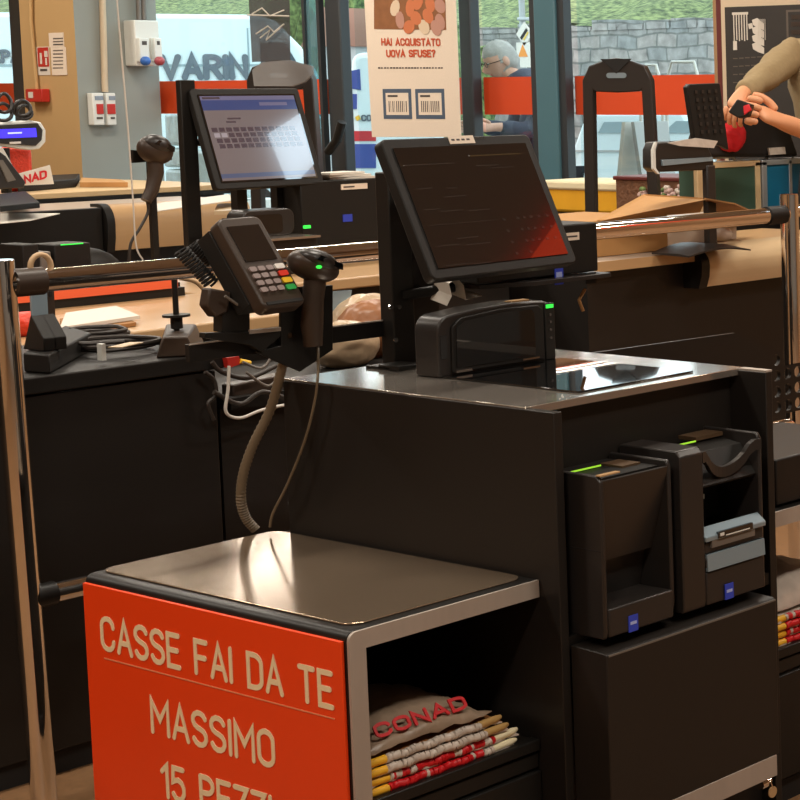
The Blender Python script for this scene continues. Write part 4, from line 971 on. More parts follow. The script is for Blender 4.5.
MB().box(-.6,1.6,3.1,3.45,.986,1.02).build('tray','black_plastic',sc_,bevel=.004)
for i,(xa_,xb_) in enumerate(((22,40),(40,52),(54,92))):
    a=onv(xa_,252 if i==1 else 245,3.15); b_=onv(xb_,270,3.15)
    t=thing('flat_scanner' if i==2 else 'black_unit',['black upright unit left of the grey one on the side cabinet','grey upright unit on the side cabinet','black flat scanner with a green light on the side cabinet'][i],'device',(a.x,3.2,1.02))
    MB().box(a.x,b_.x,3.15,3.28,1.0205,a.z).build('case','black_plastic' if i!=1 else 'scuffed_grey',t,bevel=.004)
    if i==2: MB().box(a.x+.02,a.x+.09,3.148,3.15,a.z-.003,a.z).build('status_light','led_green',t)
simple('machine_cover',MB().ell((onv(86,258,3.2).x,3.3,1.03),(.16,.10,.08),seg=20,rg=10),'black_plastic','rounded black machine behind the flat scanner on the side cabinet','device')

# second checkout on the desk
p2=thing('tall_device_post','tall black post standing left of the lit touchscreen','post',(2.05,3.66,.95))
a=onv(180,80,3.66); b_=onv(195,80,3.66); b2=onv(200,240,3.66)
MB().box(a.x,b_.x,3.66,3.69,.951,a.z).build('post','black_metal',p2,bevel=.003); MB().box(a.x-.05,b_.x+.05,3.6,3.78,.9505,.958).build('base_plate','black_metal',p2)
MB().tube([(b_.x-.01,3.675,1.42),(2.26,3.69,1.43)],.014,12).build('screen_arm','black_metal',p2)
MB().box(2.20,2.24,3.66,3.70,.958,1.42).box(2.36,2.40,3.66,3.70,.958,1.42).build('support','black_metal',p2); MB().box(2.12,2.46,3.62,3.74,.9505,.958).build('support_foot','black_metal',p2)
monitor(frame((2.257,3.6,1.435),.06,.335),.450,.382,'lit tilted touchscreen showing a keyboard layout, left of the poster','lit')
b2_=thing('barcode_scanner','black countertop barcode scanner with green light under the lit touchscreen','scanner',(2.3,3.4,.95))
x0=onv(250,230,3.3).x; x1=onv(312,230,3.3).x; zt=onv(280,219,3.3).z; z0=onv(280,240,3.3).z
MB().box(x0,x1+.02,3.3,3.56,.951,z0).build('base','black_panel',b2_,bevel=.003); MB().box(x0,x1+.02,3.28,3.56,z0,z0+.008).build('steel_top','steel_top',b2_)
MB().prism([(x,3.4,z) for x,z in rrect(x0+.04,x1,z0+.009,zt+.03,.03)],(0,.1,0)).build('tower','device_plastic',b2_,bevel=.004)
MB().prism([(x,3.396,z) for x,z in rrect(x0+.07,x1-.05,z0+.018,zt+.012,.015)],(0,.004,0)).build('upright_window','dark_glass',b2_)
q=onv(307,227,3.39); MB().box(q.x-.012,q.x+.012,3.385,3.396,q.z-.005,q.z+.006).build('status_light','led_green',b2_)
a=onv(300,182,3.55); b_=onv(388,240,3.55)
p2r=thing('receipt_printer','black receipt printer box with a cream label under the poster','printer',(2.6,3.6,a.z))
MB().box(a.x,b_.x+.1,3.55,3.72,b_.z+.0,a.z).build('housing','black_plastic',p2r,bevel=.004)
MB().box(a.x+.03,b_.x,3.57,3.70,.951,b_.z).build('base','black_panel',p2r)
q=pbox(341,367,183,190,3.549); MB().m('label_cream').box(q[0],q[1],3.547,3.55,q[2],q[3]).m('label_ink').box(q[0]+.01,(q[0]+q[1])/2,3.546,3.547,q[2]+.008,q[3]-.008).build('label',None,p2r)
q=pbox(343,352,214,222,3.549); MB().m('blue_sticker').box(q[0],q[1],3.547,3.55,q[2],q[3]).build('sticker',None,p2r)
for k in range(3):
    c=onv(345,181,3.62); simple('receipt_pile',MB().box(-.08,.10,-.05,.06,0,.008,Matrix.Translation((c.x-.02*k,3.62,a.z+.001+.009*k))@Matrix.Rotation(.2*k-.2,4,'Z')),'white_paper',['bottom sheet of the loose paper on the printer under the poster','middle sheet of the loose paper on the printer under the poster','top sheet of the loose paper on the printer under the poster'][k],'paper','loose papers on the printer')
# handheld scanner on a clip left of the tall post
def clipf(t):
    MB().prism([tuple(onv(x,y,3.5)) for x,y in ((133,150),(172,153),(172,160),(133,163))],(0,.02,0)).build('clip','black_metal',t)
t=gun('handheld_scanner','dark handheld barcode scanner on a clip in front of the grey pillar side',(155,150),17,14,[(155,155,.026),(156,172,.025),(152,190,.022),(146,201,.018)],3.45,clip=clipf)
MB().tube(smoothpath([onv(x,y,3.46) for x,y in ((147,200),(148,212),(140,228),(131,243),(129,262))],6),.005,8).build('cord','dark_cable',t)
pp_=onv(152,160,3.52); MB().box(pp_.x-.01,pp_.x+.01,3.52,3.54,1.0,pp_.z).build('stand_rod','black_metal',t)
simple('white_wire',MB().tube(smoothpath([onv(113,-60,3.3),onv(117,0,3.3),onv(122,60,3.3),onv(128,130,3.3),onv(133,200,3.3),onv(136,245,3.3),onv(143,260,3.3)],6),.0026,6),'white_cable','thin white wire hanging from the ceiling in front of the grey pillar side','wire')

# ================================================================== FAR DESKS ON THE LEFT
fd=thing('packing_desk','far packing desk with grey top and rounded tan front, left side','desk',(4.2,8.2,0))
MB().box(2.6,5.0,7.95,8.62,.91,.952).build('worktop','grey_laminate',fd,bevel=.006)
MB().box(2.6,5.0,8.0,8.6,.02,.91).build('body','black_panel',fd)
MB().box(2.6,4.10,7.90,8.0,.62,.95).build('drawer_front','black_metal',fd,bevel=.004)
def bumper(x0,x1,v,zt,h,par,m_='tan_laminate',d=.16):
    pr_=[(v+d,zt)]+[(v+d*.55-d*.55*math.sin(math.radians(a)),zt-h*.0-(h*.42)*(1-math.cos(math.radians(a)))) for a in range(0,91,15)]+[(v+d*.02,zt-h*.7),(v+d*.12,zt-h),(v+d,zt-h)]
    MB().prism([(x0,p[0],p[1]) for p in pr_],(x1-x0,0,0)).build('rounded_front',m_,par)
    big=[(v+d*.5+(p[0]-v-d*.5)*1.05,zt-h/2+(p[1]-zt+h/2)*1.06) for p in pr_]
    MB().prism([(x0-.045,p[0],p[1]) for p in big],(.045,0,0)).build('end_cap','black_metal',par)
bumper(4.15,4.99,7.86,.962,.26,fd)
wc=thing('wooden_counter','far counter with a pale planked wooden top in front of the pillar','counter',(4.2,9.4,0))
MB().box(2.4,5.5,8.75,10.2,.972,1.005).build('worktop','wood_plank',wc,bevel=.003)
MB().box(2.4,5.5,8.74,10.2,.945,.971).build('dark_edge','black_metal',wc); MB().box(2.45,5.45,8.85,10.1,.0,.945).build('body','black_panel',wc)
simple('dark_tray',MB().prism([tuple(onz(x,y,1.01)) for x,y in ((0,212),(40,208),(26,196),(0,199))],(0,0,.03)),'black_plastic','black tray on the wooden counter at the left edge','tray',bevel=.004)
simple('long_tray',MB().prism([tuple(onz(x,y,1.008)) for x,y in ((18,192),(76,187),(80,181),(20,184))],(0,0,.05)),'black_plastic','long low black tray in front of the pillar','tray',bevel=.004)
simple('paper_roll',MB().prism([tuple(onz(x,y,1.008)) for x,y in ((80,187),(128,187),(120,184),(82,182))],(0,0,.03)),'cardboard','tan folded paper on the wooden counter right of the long tray','paper')
simple('glossy_sheet',MB().prism([tuple(onz(x,y,.954)) for x,y in ((0,224),(30,221),(60,214),(0,214))],(0,0,.004)),'white_paper','pale sheet on the grey-topped desk at the left edge','sheet')
simple('white_bag_sheet',MB().prism([tuple(onz(x,y,1.007)) for x,y in ((148,213),(246,199),(228,195),(150,205))],(0,0,.004)),'white_paper','white sheet lying behind the tall black post','sheet')
simple('tan_notebook',MB().prism([tuple(onz(x,y,.953)) for x,y in ((214,215),(248,213),(244,206),(218,207))],(0,0,.02)),'tan_laminate_light','tan notebook behind the card reader','notebook')
# customer display
V9=9.0
cd=thing('customer_display','white rounded customer display with a purple lit screen at the left edge','display',onv(10,180,V9))
def flat(mb,m_,pts,v,th=.01): mb.m(m_); mb.prism([tuple(onv(x,y,v)) for x,y in pts],(0,th,0)); return mb
flat(MB(),'white_plastic',[(-20,124),(30,120),(41,122),(46,130),(46,142),(40,149),(30,150),(-20,143)],V9+.02,.07).build('case',None,cd,bevel=.008)
flat(MB(),'device_plastic',[(-20,126),(38,123),(43,130),(42,140),(36,146),(-20,142)],V9,.02).build('front',None,cd,bevel=.004)
flat(MB(),'purple_lcd',[(-18,130),(36,128),(37,137),(-18,139)],V9-.006,.006).build('screen',None,cd)
flat(MB(),'lcd_text',[(8,132.5),(22,132),(22,133.4),(8,134)],V9-.009,.003).m('lcd_text').build('screen_text',None,cd)
flat(MB(),'key_white',[(10,142),(21,141.5),(21,143.5),(10,144)],V9-.006,.006).build('key',None,cd)
MB().cyl(onv(4,148,V9+.05),Vector((onv(4,148,V9+.05).x,V9+.05,1.006)),.03,14).build('pole','black_metal',cd)
lo=MB()
for (cx,cy,rx,ry) in ((4,103,7,11),(3,112,8,10),(22,108,8,9),(24,112,7,8)):
    c=onv(cx,cy,V9+.03); s=.0052
    lo.tube([c+Vector((rx*s*1.2*math.cos(t),.01*math.sin(t*2),ry*s*math.sin(t))) for t in [2*PI*k/20 for k in range(21)]],.011,8,False)
lo.build('cable_loop','device_plastic',cd)
rb=onv(21,160,V9+.1); simple('red_net_bag',MB().box(rb.x-.075,rb.x+.085,V9+.12,V9+.24,1.006,onv(21,147,V9+.1).z),'red_mesh_bag','red net bag under the customer display','bag',bevel=.03,seg=3)
cs_=thing('card_sign','tilted white card with red letters, partly hidden, on the wooden counter','sign',onv(35,184,V9-.05))
sp=[tuple(onv(x,y,V9-.05)) for x,y in ((10,176),(50,165),(54,184),(12,186))]
MB().prism(sp,(0,.006,0)).build('card','white_paper',cs_)
a=onv(25,183,V9-.051); b_=onv(46,177.5,V9-.051); up=(onv(25,175,V9-.051)-a)
strokes(MB().m('red_print'),'NAD',a,(b_-a),(0,0,1),(b_-a).length,up.z*.85,.012,.002).build('lettering',None,cs_)
pt=thing('payment_terminal','dark payment terminal on the wooden counter at the left edge','terminal',onz(8,195,1.01))
MB().prism([tuple(onv(x,y,8.85)) for x,y in ((-14,152),(-2,150),(6,156),(26,182),(24,188),(-14,190))],(0,.10,0)).build('case','device_plastic',pt,bevel=.006)
MB().prism([tuple(onv(x,y,8.84)) for x,y in ((-2,160),(3,160),(16,180),(8,182))],(0,.01,0)).build('keypad','scuffed_grey',pt)
flat(MB(),'white_paper',[(-2,148),(3,148),(14,168),(9,170)],8.9,.004).build('paper_slip',None,pt)

# ================================================================== ON THE PILLAR
Ut=5.596-.004
def ubox(m_,x0,x1,y0,y1,u,th=.006,mb=None):
    mb=mb or MB(); mb.m(m_); a=onu(x0,y0,u); b=onu(x1,y1,u); mb.box(u,u+th,b.y,a.y,b.z,a.z); return mb
fs=thing('fire_sign','small red extinguisher sign on the tan pillar','sign',onu(43,75,Ut))
ubox('white_paper',36.5,50,47,75,Ut,.004).build('plate',None,fs); ubox('red_paint',37.2,49,47.6,66.5,Ut-.002,.002).build('red_field',None,fs)
k=MB(); ubox('white_paper',39.5,42,53,64,Ut-.004,.002,k); ubox('white_paper',44,47.5,51,57,Ut-.004,.002,k); ubox('white_paper',45,47,58,65,Ut-.004,.002,k); ubox('label_ink',40,47,69,71,Ut-.002,.001,k); k.build('pictogram',None,fs)
ns=thing('notice_sheet','cream printed notice beside the red sign on the tan pillar','notice',onu(57,75,Ut))
ubox('label_cream',48.5,64,33,47,Ut,.003).build('upper_sheet',None,ns); ubox('label_cream',50.5,67,47.5,75,Ut-.001,.003).build('lower_sheet',None,ns)
k=MB()
for y in (38,41,44,50,53.5,57,60.5,64,67.5): ubox('label_ink' if y in (44,53.5) else 'scuffed_grey',53,63,y,y+.9,Ut-.002,.001,k)
k.build('print',None,ns)
ab=thing('alarm_box','red call point box on a conduit on the tan pillar','alarm',onu(34,102,Ut-.05))
ubox('red_paint',25,42,89,102,Ut-.06,.06).build('case',None,ab,bevel=.006); ubox('white_paper',28,33,92,98,Ut-.062,.002).build('label',None,ab)
simple('conduit',MB().tube([onu(30,-60,Ut-.015),onu(31,20,Ut-.015),onu(37,89,Ut-.015)],.013,10),'pillar_tan','thin tan conduit above the red call point box','pipe')
Vg=10.756-.004
def vbox(m_,x0,x1,y0,y1,v,th=.006,mb=None):
    mb=mb or MB(); mb.m(m_); a=onv(x0,y0,v); b=onv(x1,y1,v); mb.box(a.x,b.x,v,v+th,b.z,a.z); return mb
simple('conduit',MB().tube([onv(101,-50,Vg-.03),onv(105,92,Vg-.03)],.022,12),'beige_frame','beige conduit pipe rising from the twin switch boxes','pipe')
for i,(x0,x1,lb) in enumerate(((92,105,'left'),(106,117,'right'))):
    t=thing('switch_box','white switch box with a red cover on the grey pillar side, %s one'%lb,'switch',onv(x0,125,Vg),group='twin switch boxes')
    vbox('white_plastic',x0,x1,93,125,Vg-.07,.07).build('case',None,t,bevel=.006)
    vbox('red_paint',x0+ (5 if i==0 else 1.5),x1-1,104,114,Vg-.078,.01).build('red_cover',None,t,bevel=.002)
    vbox('gunmetal_slot',x0+3,x1-1.5,96,100,Vg-.074,.006).build('window',None,t); vbox('label_ink',x0+5,x1-2,117,119,Vg-.074,.005).build('print',None,t)
t=thing('socket_box','large white socket enclosure with blue and red plugs on the grey pillar side','socket',onv(148,66,Vg))
vbox('white_plastic',134,161,20,66,Vg-.14,.14).build('case',None,t,bevel=.008)
for i,(x0,x1,m_) in enumerate(((139,150,'blue_plug'),(154,163,'red_plug'))):
    vbox('white_plastic',x0,x1,38,62,Vg-.19,.05).build('socket',None,t,bevel=.006); vbox('label_ink',x0+3,x1-3,41,45,Vg-.192,.004).build('print',None,t)
    c=onv((x0+x1)/2+1,61,Vg-.22); MB().ell(c,(.034,.04,.034),seg=16,rg=10).build('plug',m_,t)
for i,x in enumerate((137,142)): simple('conduit',MB().tube([onv(x,-50,Vg-.04),onv(x+2,20,Vg-.06)],.018,10),'scuffed_grey',['grey conduit above the socket enclosure, left one','grey conduit above the socket enclosure, right one'][i],'pipe','grey conduits above the socket enclosure')

# ================================================================== POSTER ON THE FACADE
UP=UF-.12
po_=thing('poster','tall cream poster with eggs picture, red lettering and two framed barcodes','poster',onu(415,137,UP))
pq=[onu(x,y,UP) for x,y in ((362,-40),(454,-40),(461,137),(372,137))]
MB().prism([tuple(p) for p in pq],(.004,0,0)).build('sheet','label_cream',po_)
mat('photo_brown','#8b5a36',.6,noise=.3,nscale=14); mat('egg_orange','#c9744a',.6); mat('egg_pale','#d9c3a8',.6); mat('egg_pink','#b98a7a',.6); mat('poster_red','#c2502c',.6); mat('poster_blue','#4a5a6e',.6)
ph=MB().m('photo_brown').prism([tuple(onu(x,y,UP-.002)) for x,y in ((374,-36),(444,-36),(446,30),(374,29))],(.002,0,0)).build('photo',None,po_)
eg=MB(); rnd=random.Random(5)
for (x,y) in ((395,8),(410,8),(418,2),(430,4),(400,20),(416,18),(428,16),(440,6),(440,22),(409,27),(424,27),(436,28),(392,-12),(408,-14),(424,-12),(438,-14)):
    c=onu(x,y,UP-.003); eg.m(rnd.choice(['egg_orange','egg_orange','egg_pale','egg_pink'])); n=12; a0=rnd.random()*3
    eg.prism([(c.x-rnd.random()*.001,c.y+.058*math.cos(t)*math.cos(a0)-.044*math.sin(t)*math.sin(a0),c.z+.058*math.cos(t)*math.sin(a0)+.044*math.sin(t)*math.cos(a0)) for t in [2*PI*k/n for k in range(n)]],(.001,0,0))
eg.build('egg_print',None,ph)
def ptext(s,x0,y0,x1,y1,h,st_,m_,nm):
    a=onu(x0,y0,UP-.001); b=onu(x1,y1,UP-.001); t=onu(x0,y0-h,UP-.001)
    strokes(MB().m(m_),s,a,(b-a),(0,0,1),(b-a).length,t.z-a.z,st_,.002).build(nm,None,po_)
ptext('HAI ACQUISTATO',382,45,440,45.5,6.2,.0105,'poster_red','lettering')
ptext('UOVA SFUSE?',387,56.5,435,56.5,6.0,.0115,'poster_red','lettering')
sm=MB(); 
for k in range(22):
    xs=378+3*k; ubox('label_ink',xs,xs+rnd.choice([1.5,2.2]),67.2,68.6,UP-.002,.001,sm)
sm.build('small_print',None,po_)
for (x0,x1) in ((382.5,412),(415,445)):
    fr=MB(); y0,y1=89,119
    ubox('poster_blue',x0,x1,y0,y1,UP-.002,.002,fr); ubox('label_cream',x0+3,x1-3,y0+4,y1-4,UP-.003,.001,fr); ubox('label_ink',x0+5,x0+15,y0+6,y0+8,UP-.004,.001,fr)
    for k in range(10): ubox('label_ink',x0+6+k*1.9,x0+6+k*1.9+rnd.choice([.7,1.2]),y0+12,y0+23,UP-.004,.001,fr)
    fr.build('barcode_frame',None,po_)
# clear sheet hanging left of the poster and clear cover on the gate
hs=thing('hanging_sheet','translucent grey plastic sheet with white scribbles hanging behind the lit touchscreen','sheet',dep(268,64,9.0))
q=[dep(*p,9.0) for p in ((247,-30),(289,-30),(290,60),(252,62))]
MB().slabquad(q,.004).build('sheet',glassmat('smoked_sheet',(.5,.5,.5,1),.45,.1,(.18,.18,.19,1)),hs)
k=MB()
for pts in (((252,14),(262,8),(270,16),(284,10)),((256,34),(268,26),(274,32),(284,24)),((260,38),(270,30),(266,40),(280,28))): k.tube([dep(x,y,8.98) for x,y in pts],.0035,6)
k.build('scribble','white_paper',hs); MB().tube([dep(247,15,8.97),dep(289,16,8.97)],.004,6).build('cord','white_cable',hs)

# ================================================================== ANTI-THEFT GATES
def gate(x0,x1,yt,D,label,leg=7.5):
    a=dep(x0,yt+15,D); b=dep(x1,yt+15,D); ax=Vector((b.x-a.x,b.y-a.y,0)); W=ax.length; ax.normalize(); n=Vector((-ax.y,ax.x,0)); zt=dep((x0+x1)/2,yt,D).z
    t=thing('security_gate',label,'security gate',(a.x+ax.x*W/2,a.y+ax.y*W/2,0)); lw=leg*D/CF*1.35
    out=[(0,0),(-.01,.9),(0,zt-.10),(.03,zt-.035),(.12*W/.33,zt-.005),(W/2,zt),(W-.12*W/.33,zt-.005),(W-.03,zt-.035),(W,zt-.10),(W+.02,.9),(W+.05,0)]
    inn=[(W+.05-lw,0),(W+.02-lw,.9),(W-lw,zt-.14),(W-lw-.01,zt-.15),(W/2,zt-.155),(lw+.01,zt-.15),(lw,zt-.14),(lw-.01,.9),(lw,0)]
    b_=MB(); O=[Vector((a.x,a.y,0))+ax*p[0]+Vector((0,0,p[1])) for p in out]; I=[Vector((a.x,a.y,0))+ax*p[0]+Vector((0,0,p[1])) for p in inn]
    b_.prism([tuple(p) for p in O+I],n*.06); b_.build('frame','device_plastic',t,bevel=.006)
    c=Vector((a.x,a.y,0))+ax*(W/2); f=c-n*.004
    MB().prism([tuple(f+ax*x+Vector((0,0,zt-.078+z_))) for x,z_ in rrect(-.045,.045,-.012,.012,.012)],n*.006).build('badge','gunmetal_slot',t)
    MB().prism([tuple(c-n*.006+ax*x+Vector((0,0,z_))) for x,z_ in ((-.07,zt-.004),(.07,zt-.004),(.0,zt-.07))],n*.008).build('emblem','rubber',t)
    MB().box(-.05,W+.09,-.09,.15,0,.05,Matrix(((ax.x,n.x,0,a.x),(ax.y,n.y,0,a.y),(0,0,1,0),(0,0,0,1)))).build('foot','black_metal',t,bevel=.01)
gate(582,651,58,8.5,'tall dark arch-shaped security gate in front of the right-hand window')
gate(246,312,60,9.6,'dark arch-shaped security gate behind the lit touchscreen')
cv=MB(); D=9.35; pts=[(252,70),(262,62),(290,60),(312,66),(312,74),(304,82),(292,86),(254,86)]
q=[dep(*p,D) for p in pts]; cv.prism([tuple(p) for p in q],tuple(_F*.02)); simple('clear_cover',cv,CLEAR,'crumpled clear plastic cover over the top of the gate behind the lit touchscreen','cover')

# ================================================================== RIGHT COUNTER
rc_=thing('service_counter','service counter with a pale top and rounded tan front on the right','counter',(3.7,3.1,0))
MB().box(2.98,3.52,2.66,3.34,.915,.952).build('worktop','grey_laminate',rc_,bevel=.005)
MB().box(2.97,3.53,2.655,2.675,.912,.951).build('front_edge','tan_laminate',rc_)
MB().box(3.0,4.6,2.72,3.30,.04,.91).build('body','black_panel',rc_); MB().box(3.52,4.6,2.78,3.32,.91,.950).build('worktop','tan_laminate',rc_)
MB().box(3.05,4.55,2.8,3.25,0,.04).build('plinth','rubber',rc_)
bumper(3.545,4.6,2.62,.962,.155,rc_,'tan_laminate_light',.17)
# cardboard box with lifted flap
bxx=thing('cardboard_box','opened tan cardboard box on the service counter behind the chrome rail','box',(3.3,3.0,.953))
MB().m('cardboard').box(3.10,3.50,2.80,3.28,.953,1.095).build('carton',None,bxx,bevel=.003)
fl=[onz(x,y,1.108) for x,y in ((600,221),(707,212),(705,200),(644,195))]
q=[onv(597,220,2.775),onv(700,211,2.775),onz(706,198,1.17),onz(644,194,1.17)]
MB().hexa([*[tuple(p-Vector((0,0,.006))) for p in q],*[tuple(p) for p in q]]).build('lid_flap','cardboard',bxx)
q=[onv(703,210,2.96),onv(757,213,2.96),onz(735,203,1.16),onz(706,198,1.175)]
MB().hexa([*[tuple(p-Vector((0,0,.006))) for p in q],*[tuple(p) for p in q]]).build('side_flap','cardboard_dark',bxx)
simple('pale_carton',MB().box(3.57,4.05,2.95,3.28,.953,1.065),'grey_laminate','pale low carton right of the cardboard box on the service counter','box',bevel=.004)
simple('clear_wrap',MB().ell((onv(722,238,2.9).x,2.90,.985),(.05,.04,.032),seg=12,rg=8),'bag_film','small scrap of clear wrapping beside the display stand foot','wrapping')
# customer display stand
ds=thing('display_stand','dark pole stand carrying a small display and keypad in front of the cashier','stand',(3.6,2.72,.96))
bp=onz(700,250,.965)
b=MB(); out=[]
for k in range(9):
    t_=k/8; x=bp.x-.17+.34*t_; zz=.965+.028*math.sin(PI*t_)
    out.append([(x,bp.y-.11,zz-.006-.01*math.sin(PI*t_)),(x,bp.y-.05,zz),(x,bp.y+.09,zz),(x,bp.y+.09,zz-.006),(x,bp.y-.11,zz-.012-.01*math.sin(PI*t_))])
b.rings([[Vector(p) for p in r] for r in out],True,True); b.build('foot','device_plastic',ds)
pt_=onv(711,240,bp.y); ptop=onv(708,165,bp.y)
MB().box(pt_.x-.026,pt_.x+.022,bp.y-.015,bp.y+.015,.975,ptop.z).build('pole','device_plastic',ds,bevel=.006)
def dplate(pts,v,th,m_,nm,par,bev=.003): return MB().m(m_).prism([tuple(onv(x,y,v)) for x,y in pts],(0,th,0)).build(nm,None,par,bevel=bev)
dplate([(655,150),(658,142),(706,140),(714,160),(714,170),(659,172),(655,168)],bp.y-.01,.07,'device_plastic','display_case',ds,.006)
dplate([(653,150),(656,142),(657.5,142),(655.5,150),(656,168),(660,174),(658,174),(653.5,169)],bp.y-.012,.012,'white_plastic','white_rim',ds,0)
dplate([(662,160),(713,157),(713,161),(663,166)],bp.y-.018,.01,'gunmetal_slot','display_edge',ds,.001)
for k in range(3): dplate([(668+10*k,143-k),(688+8*k,139-k),(718,141),(714,148),(680,146)][:5],bp.y-.03+.03*k,.004,'bag_film','plastic_wrap',ds,0)
kp=thing('keypad_terminal','black keypad panel standing upright, its back with small bumps, beside the cashier','keypad',onv(708,145,bp.y+.02))
dplate([(687,87),(690,84),(720,83),(729,150),(722,146),(700,143),(695,140)],bp.y+.02,.025,'black_plastic','panel',kp,.004)
for r in range(6):
    for c in range(4):
        q=onv(696+6.5*c+1.2*r,92+8*r-.3*c,bp.y+.019); MB().box(q.x-.008,q.x+.006,q.y-.003,q.y+.001,q.z-.007,q.z+.007).build('key','device_plastic',kp)
# trunk cases
def case(name,label,x0,x1,m_,em,v=3.6,z0=.951,zt=1.245,edges=()):
    a=onv(x0,170,v).x; b=onv(x1,170,v).x; t=thing(name,label,'case',((a+b)/2,v+.08,z0))
    MB().box(a,b,v,v+.12,z0,zt).build('body',m_,t,bevel=.003)
    e=MB(); w_=.030; 
    e.box(a-.004,b+.004,v-.006,v+.126,zt-.018,zt+.008).box(a-.004,a+w_,v-.006,v+.02,z0,zt).box(b-w_,b+.004,v-.006,v+.02,z0,zt)
    for x in edges: xx=onv(x,170,v).x; e.box(xx-.010,xx+.010,v-.006,v+.01,z0,zt)
    e.build('edge_trim',em,t,bevel=.002)
    MB().tube([((a+b)/2-.1,v+.05,zt+.008),((a+b)/2-.08,v+.05,zt+.03),((a+b)/2+.08,v+.05,zt+.03),((a+b)/2+.1,v+.05,zt+.008)],.008,8).build('handle','alu_edge',t)
MB().box(4.32,5.02,3.56,3.80,0,.950).build('case_table','black_panel')
tag(bpy.data.objects['case_table'],'black table behind the service counter carrying the green and blue cases','table')
case('flight_case','green hard case with cream edges behind the service counter',697,759,'green_case','case_edge')
case('flight_case','blue hard case with aluminium edges, right of the green case',762,812,'blue_case','alu_edge',edges=(790,))
# window bench with yellow basket and wicker planter
wb=thing('window_bench','low dark bench in front of the right-hand windows','bench',(5.7,5.6,0))
MB().box(5.4,6.0,4.7,7.2,.86,.90).build('seat','black_metal',wb); 
for x in (5.45,5.92):
    for y in (4.8,7.1): MB().box(x,x+.04,y,y+.04,0,.86).build('leg','black_metal',wb)
def ublock(name,x0,x1,yt,z0,u,dp,m_,label,cat,**k):
    a=onu(x0,yt,u); b=onu(x1,yt,u); return simple(name,MB().box(u,u+dp,b.y,a.y,z0,(a.z+b.z)/2),m_,label,cat,**k)
yb_=thing('yellow_basket','yellow fabric basket with a cream rim on the bench by the window','basket',(5.7,5.9,.901))
a=onu(543,186,5.5); b_=onu(620,187,5.5)
MB().box(5.5,5.85,b_.y,a.y,.901,a.z).build('body','yellow_fabric',yb_,bevel=.02); MB().box(5.49,5.86,b_.y-.01,a.y+.01,a.z-.02,a.z+.035).build('rim','cream_cloth',yb_,bevel=.015)
wp=thing('wicker_planter','brown wicker planter with small pink flowers on the bench by the window','planter',(5.7,5.2,.901))
a=onu(615,178,5.45); b_=onu(701,178,5.45)
MB().box(5.45,5.8,b_.y,a.y,.901,a.z).build('basket','wicker',wp,bevel=.01)
MB().box(5.44,5.81,b_.y-.01,a.y+.01,a.z-.01,a.z+.012).build('rim','dark_red',wp,bevel=.006)
f=MB(); rnd=random.Random(9)
for k in range(60): 
    f.m(rnd.choice(['flower_mix','leaves','bag_film'])); f.ell((5.44+rnd.uniform(-.012,.0),rnd.uniform(b_.y+.02,(a.y+b_.y)/2+.12),rnd.uniform(.95,1.08)),(.018,.022,.016),seg=7,rg=5)
f.build('flower',None,wp)
# chalkboard
cb_=thing('chalkboard','dark chalkboard in a red and beige frame behind the cashier','chalkboard',(UF-.06,4.4,1.0))
UB=UF-.10; yl=onu(714.5,60,UB).y; y2=onu(721,60,UB).y; y3=onu(726,60,UB).y; ztop=onu(730,-1,UB).z; zin=onu(730,7,UB).z
MB().box(UB+.02,UB+.09,3.0,yl,.9,ztop+.06).build('red_frame','dark_red',cb_,bevel=.004)
MB().box(UB+.008,UB+.03,3.04,y2,.95,ztop).build('beige_frame','beige_frame',cb_,bevel=.003)
MB().box(UB,UB+.012,3.08,y3,1.0,zin).build('board','chalkboard',cb_)
k=MB()
for i in range(6): 
    x=733+i*2.6; ubox('chalk',x,x+1.7,13,41-(i%2)*1,UB-.002,.002,k)
ubox('chalk',732,748,12.5,14.5,UB-.003,.002,k); ubox('chalk',733,737,41,50,UB-.002,.002,k)
for i in range(4):
    k.m('chalk').prism([tuple(onu(x,y,UB-.002)) for x,y in ((752,20+8*i),(757,18+8*i),(764,24+8*i),(764,30+8*i),(758,28+8*i),(753,25+8*i))],(.002,0,0))
k.m('chalk').prism([tuple(onu(x,y,UB-.002)) for x,y in ((748,24),(752,23),(753,28),(749,29))],(.002,0,0))
for i in range(6): k.m('chalk').tube([onu(758+1.5*i,40-i*0,UB-.002),onu(759+1.2*i,19,UB-.002)],.002,5)
k.build('drawing',None,cb_)
k=MB()
for y in (58,66,74,82): 
    for s in range(7): ubox('chalk_faint',733+6*s,737.5+6*s,y-s*.4,y+1-s*.4,UB-.002,.002,k)
k.build('faint_writing',None,cb_)
k=MB(); ubox('chalk_faint',786,812,10,62,UB-.003,.003,k); ubox('chalkboard',788,810,12,60,UB-.004,.002,k)
for y in (15,22,30,38,46,52): ubox('brown_plastic' if y%4 else 'chalk_faint',791,806,y,y+4,UB-.006,.002,k)
k.build('menu_panel',None,cb_)

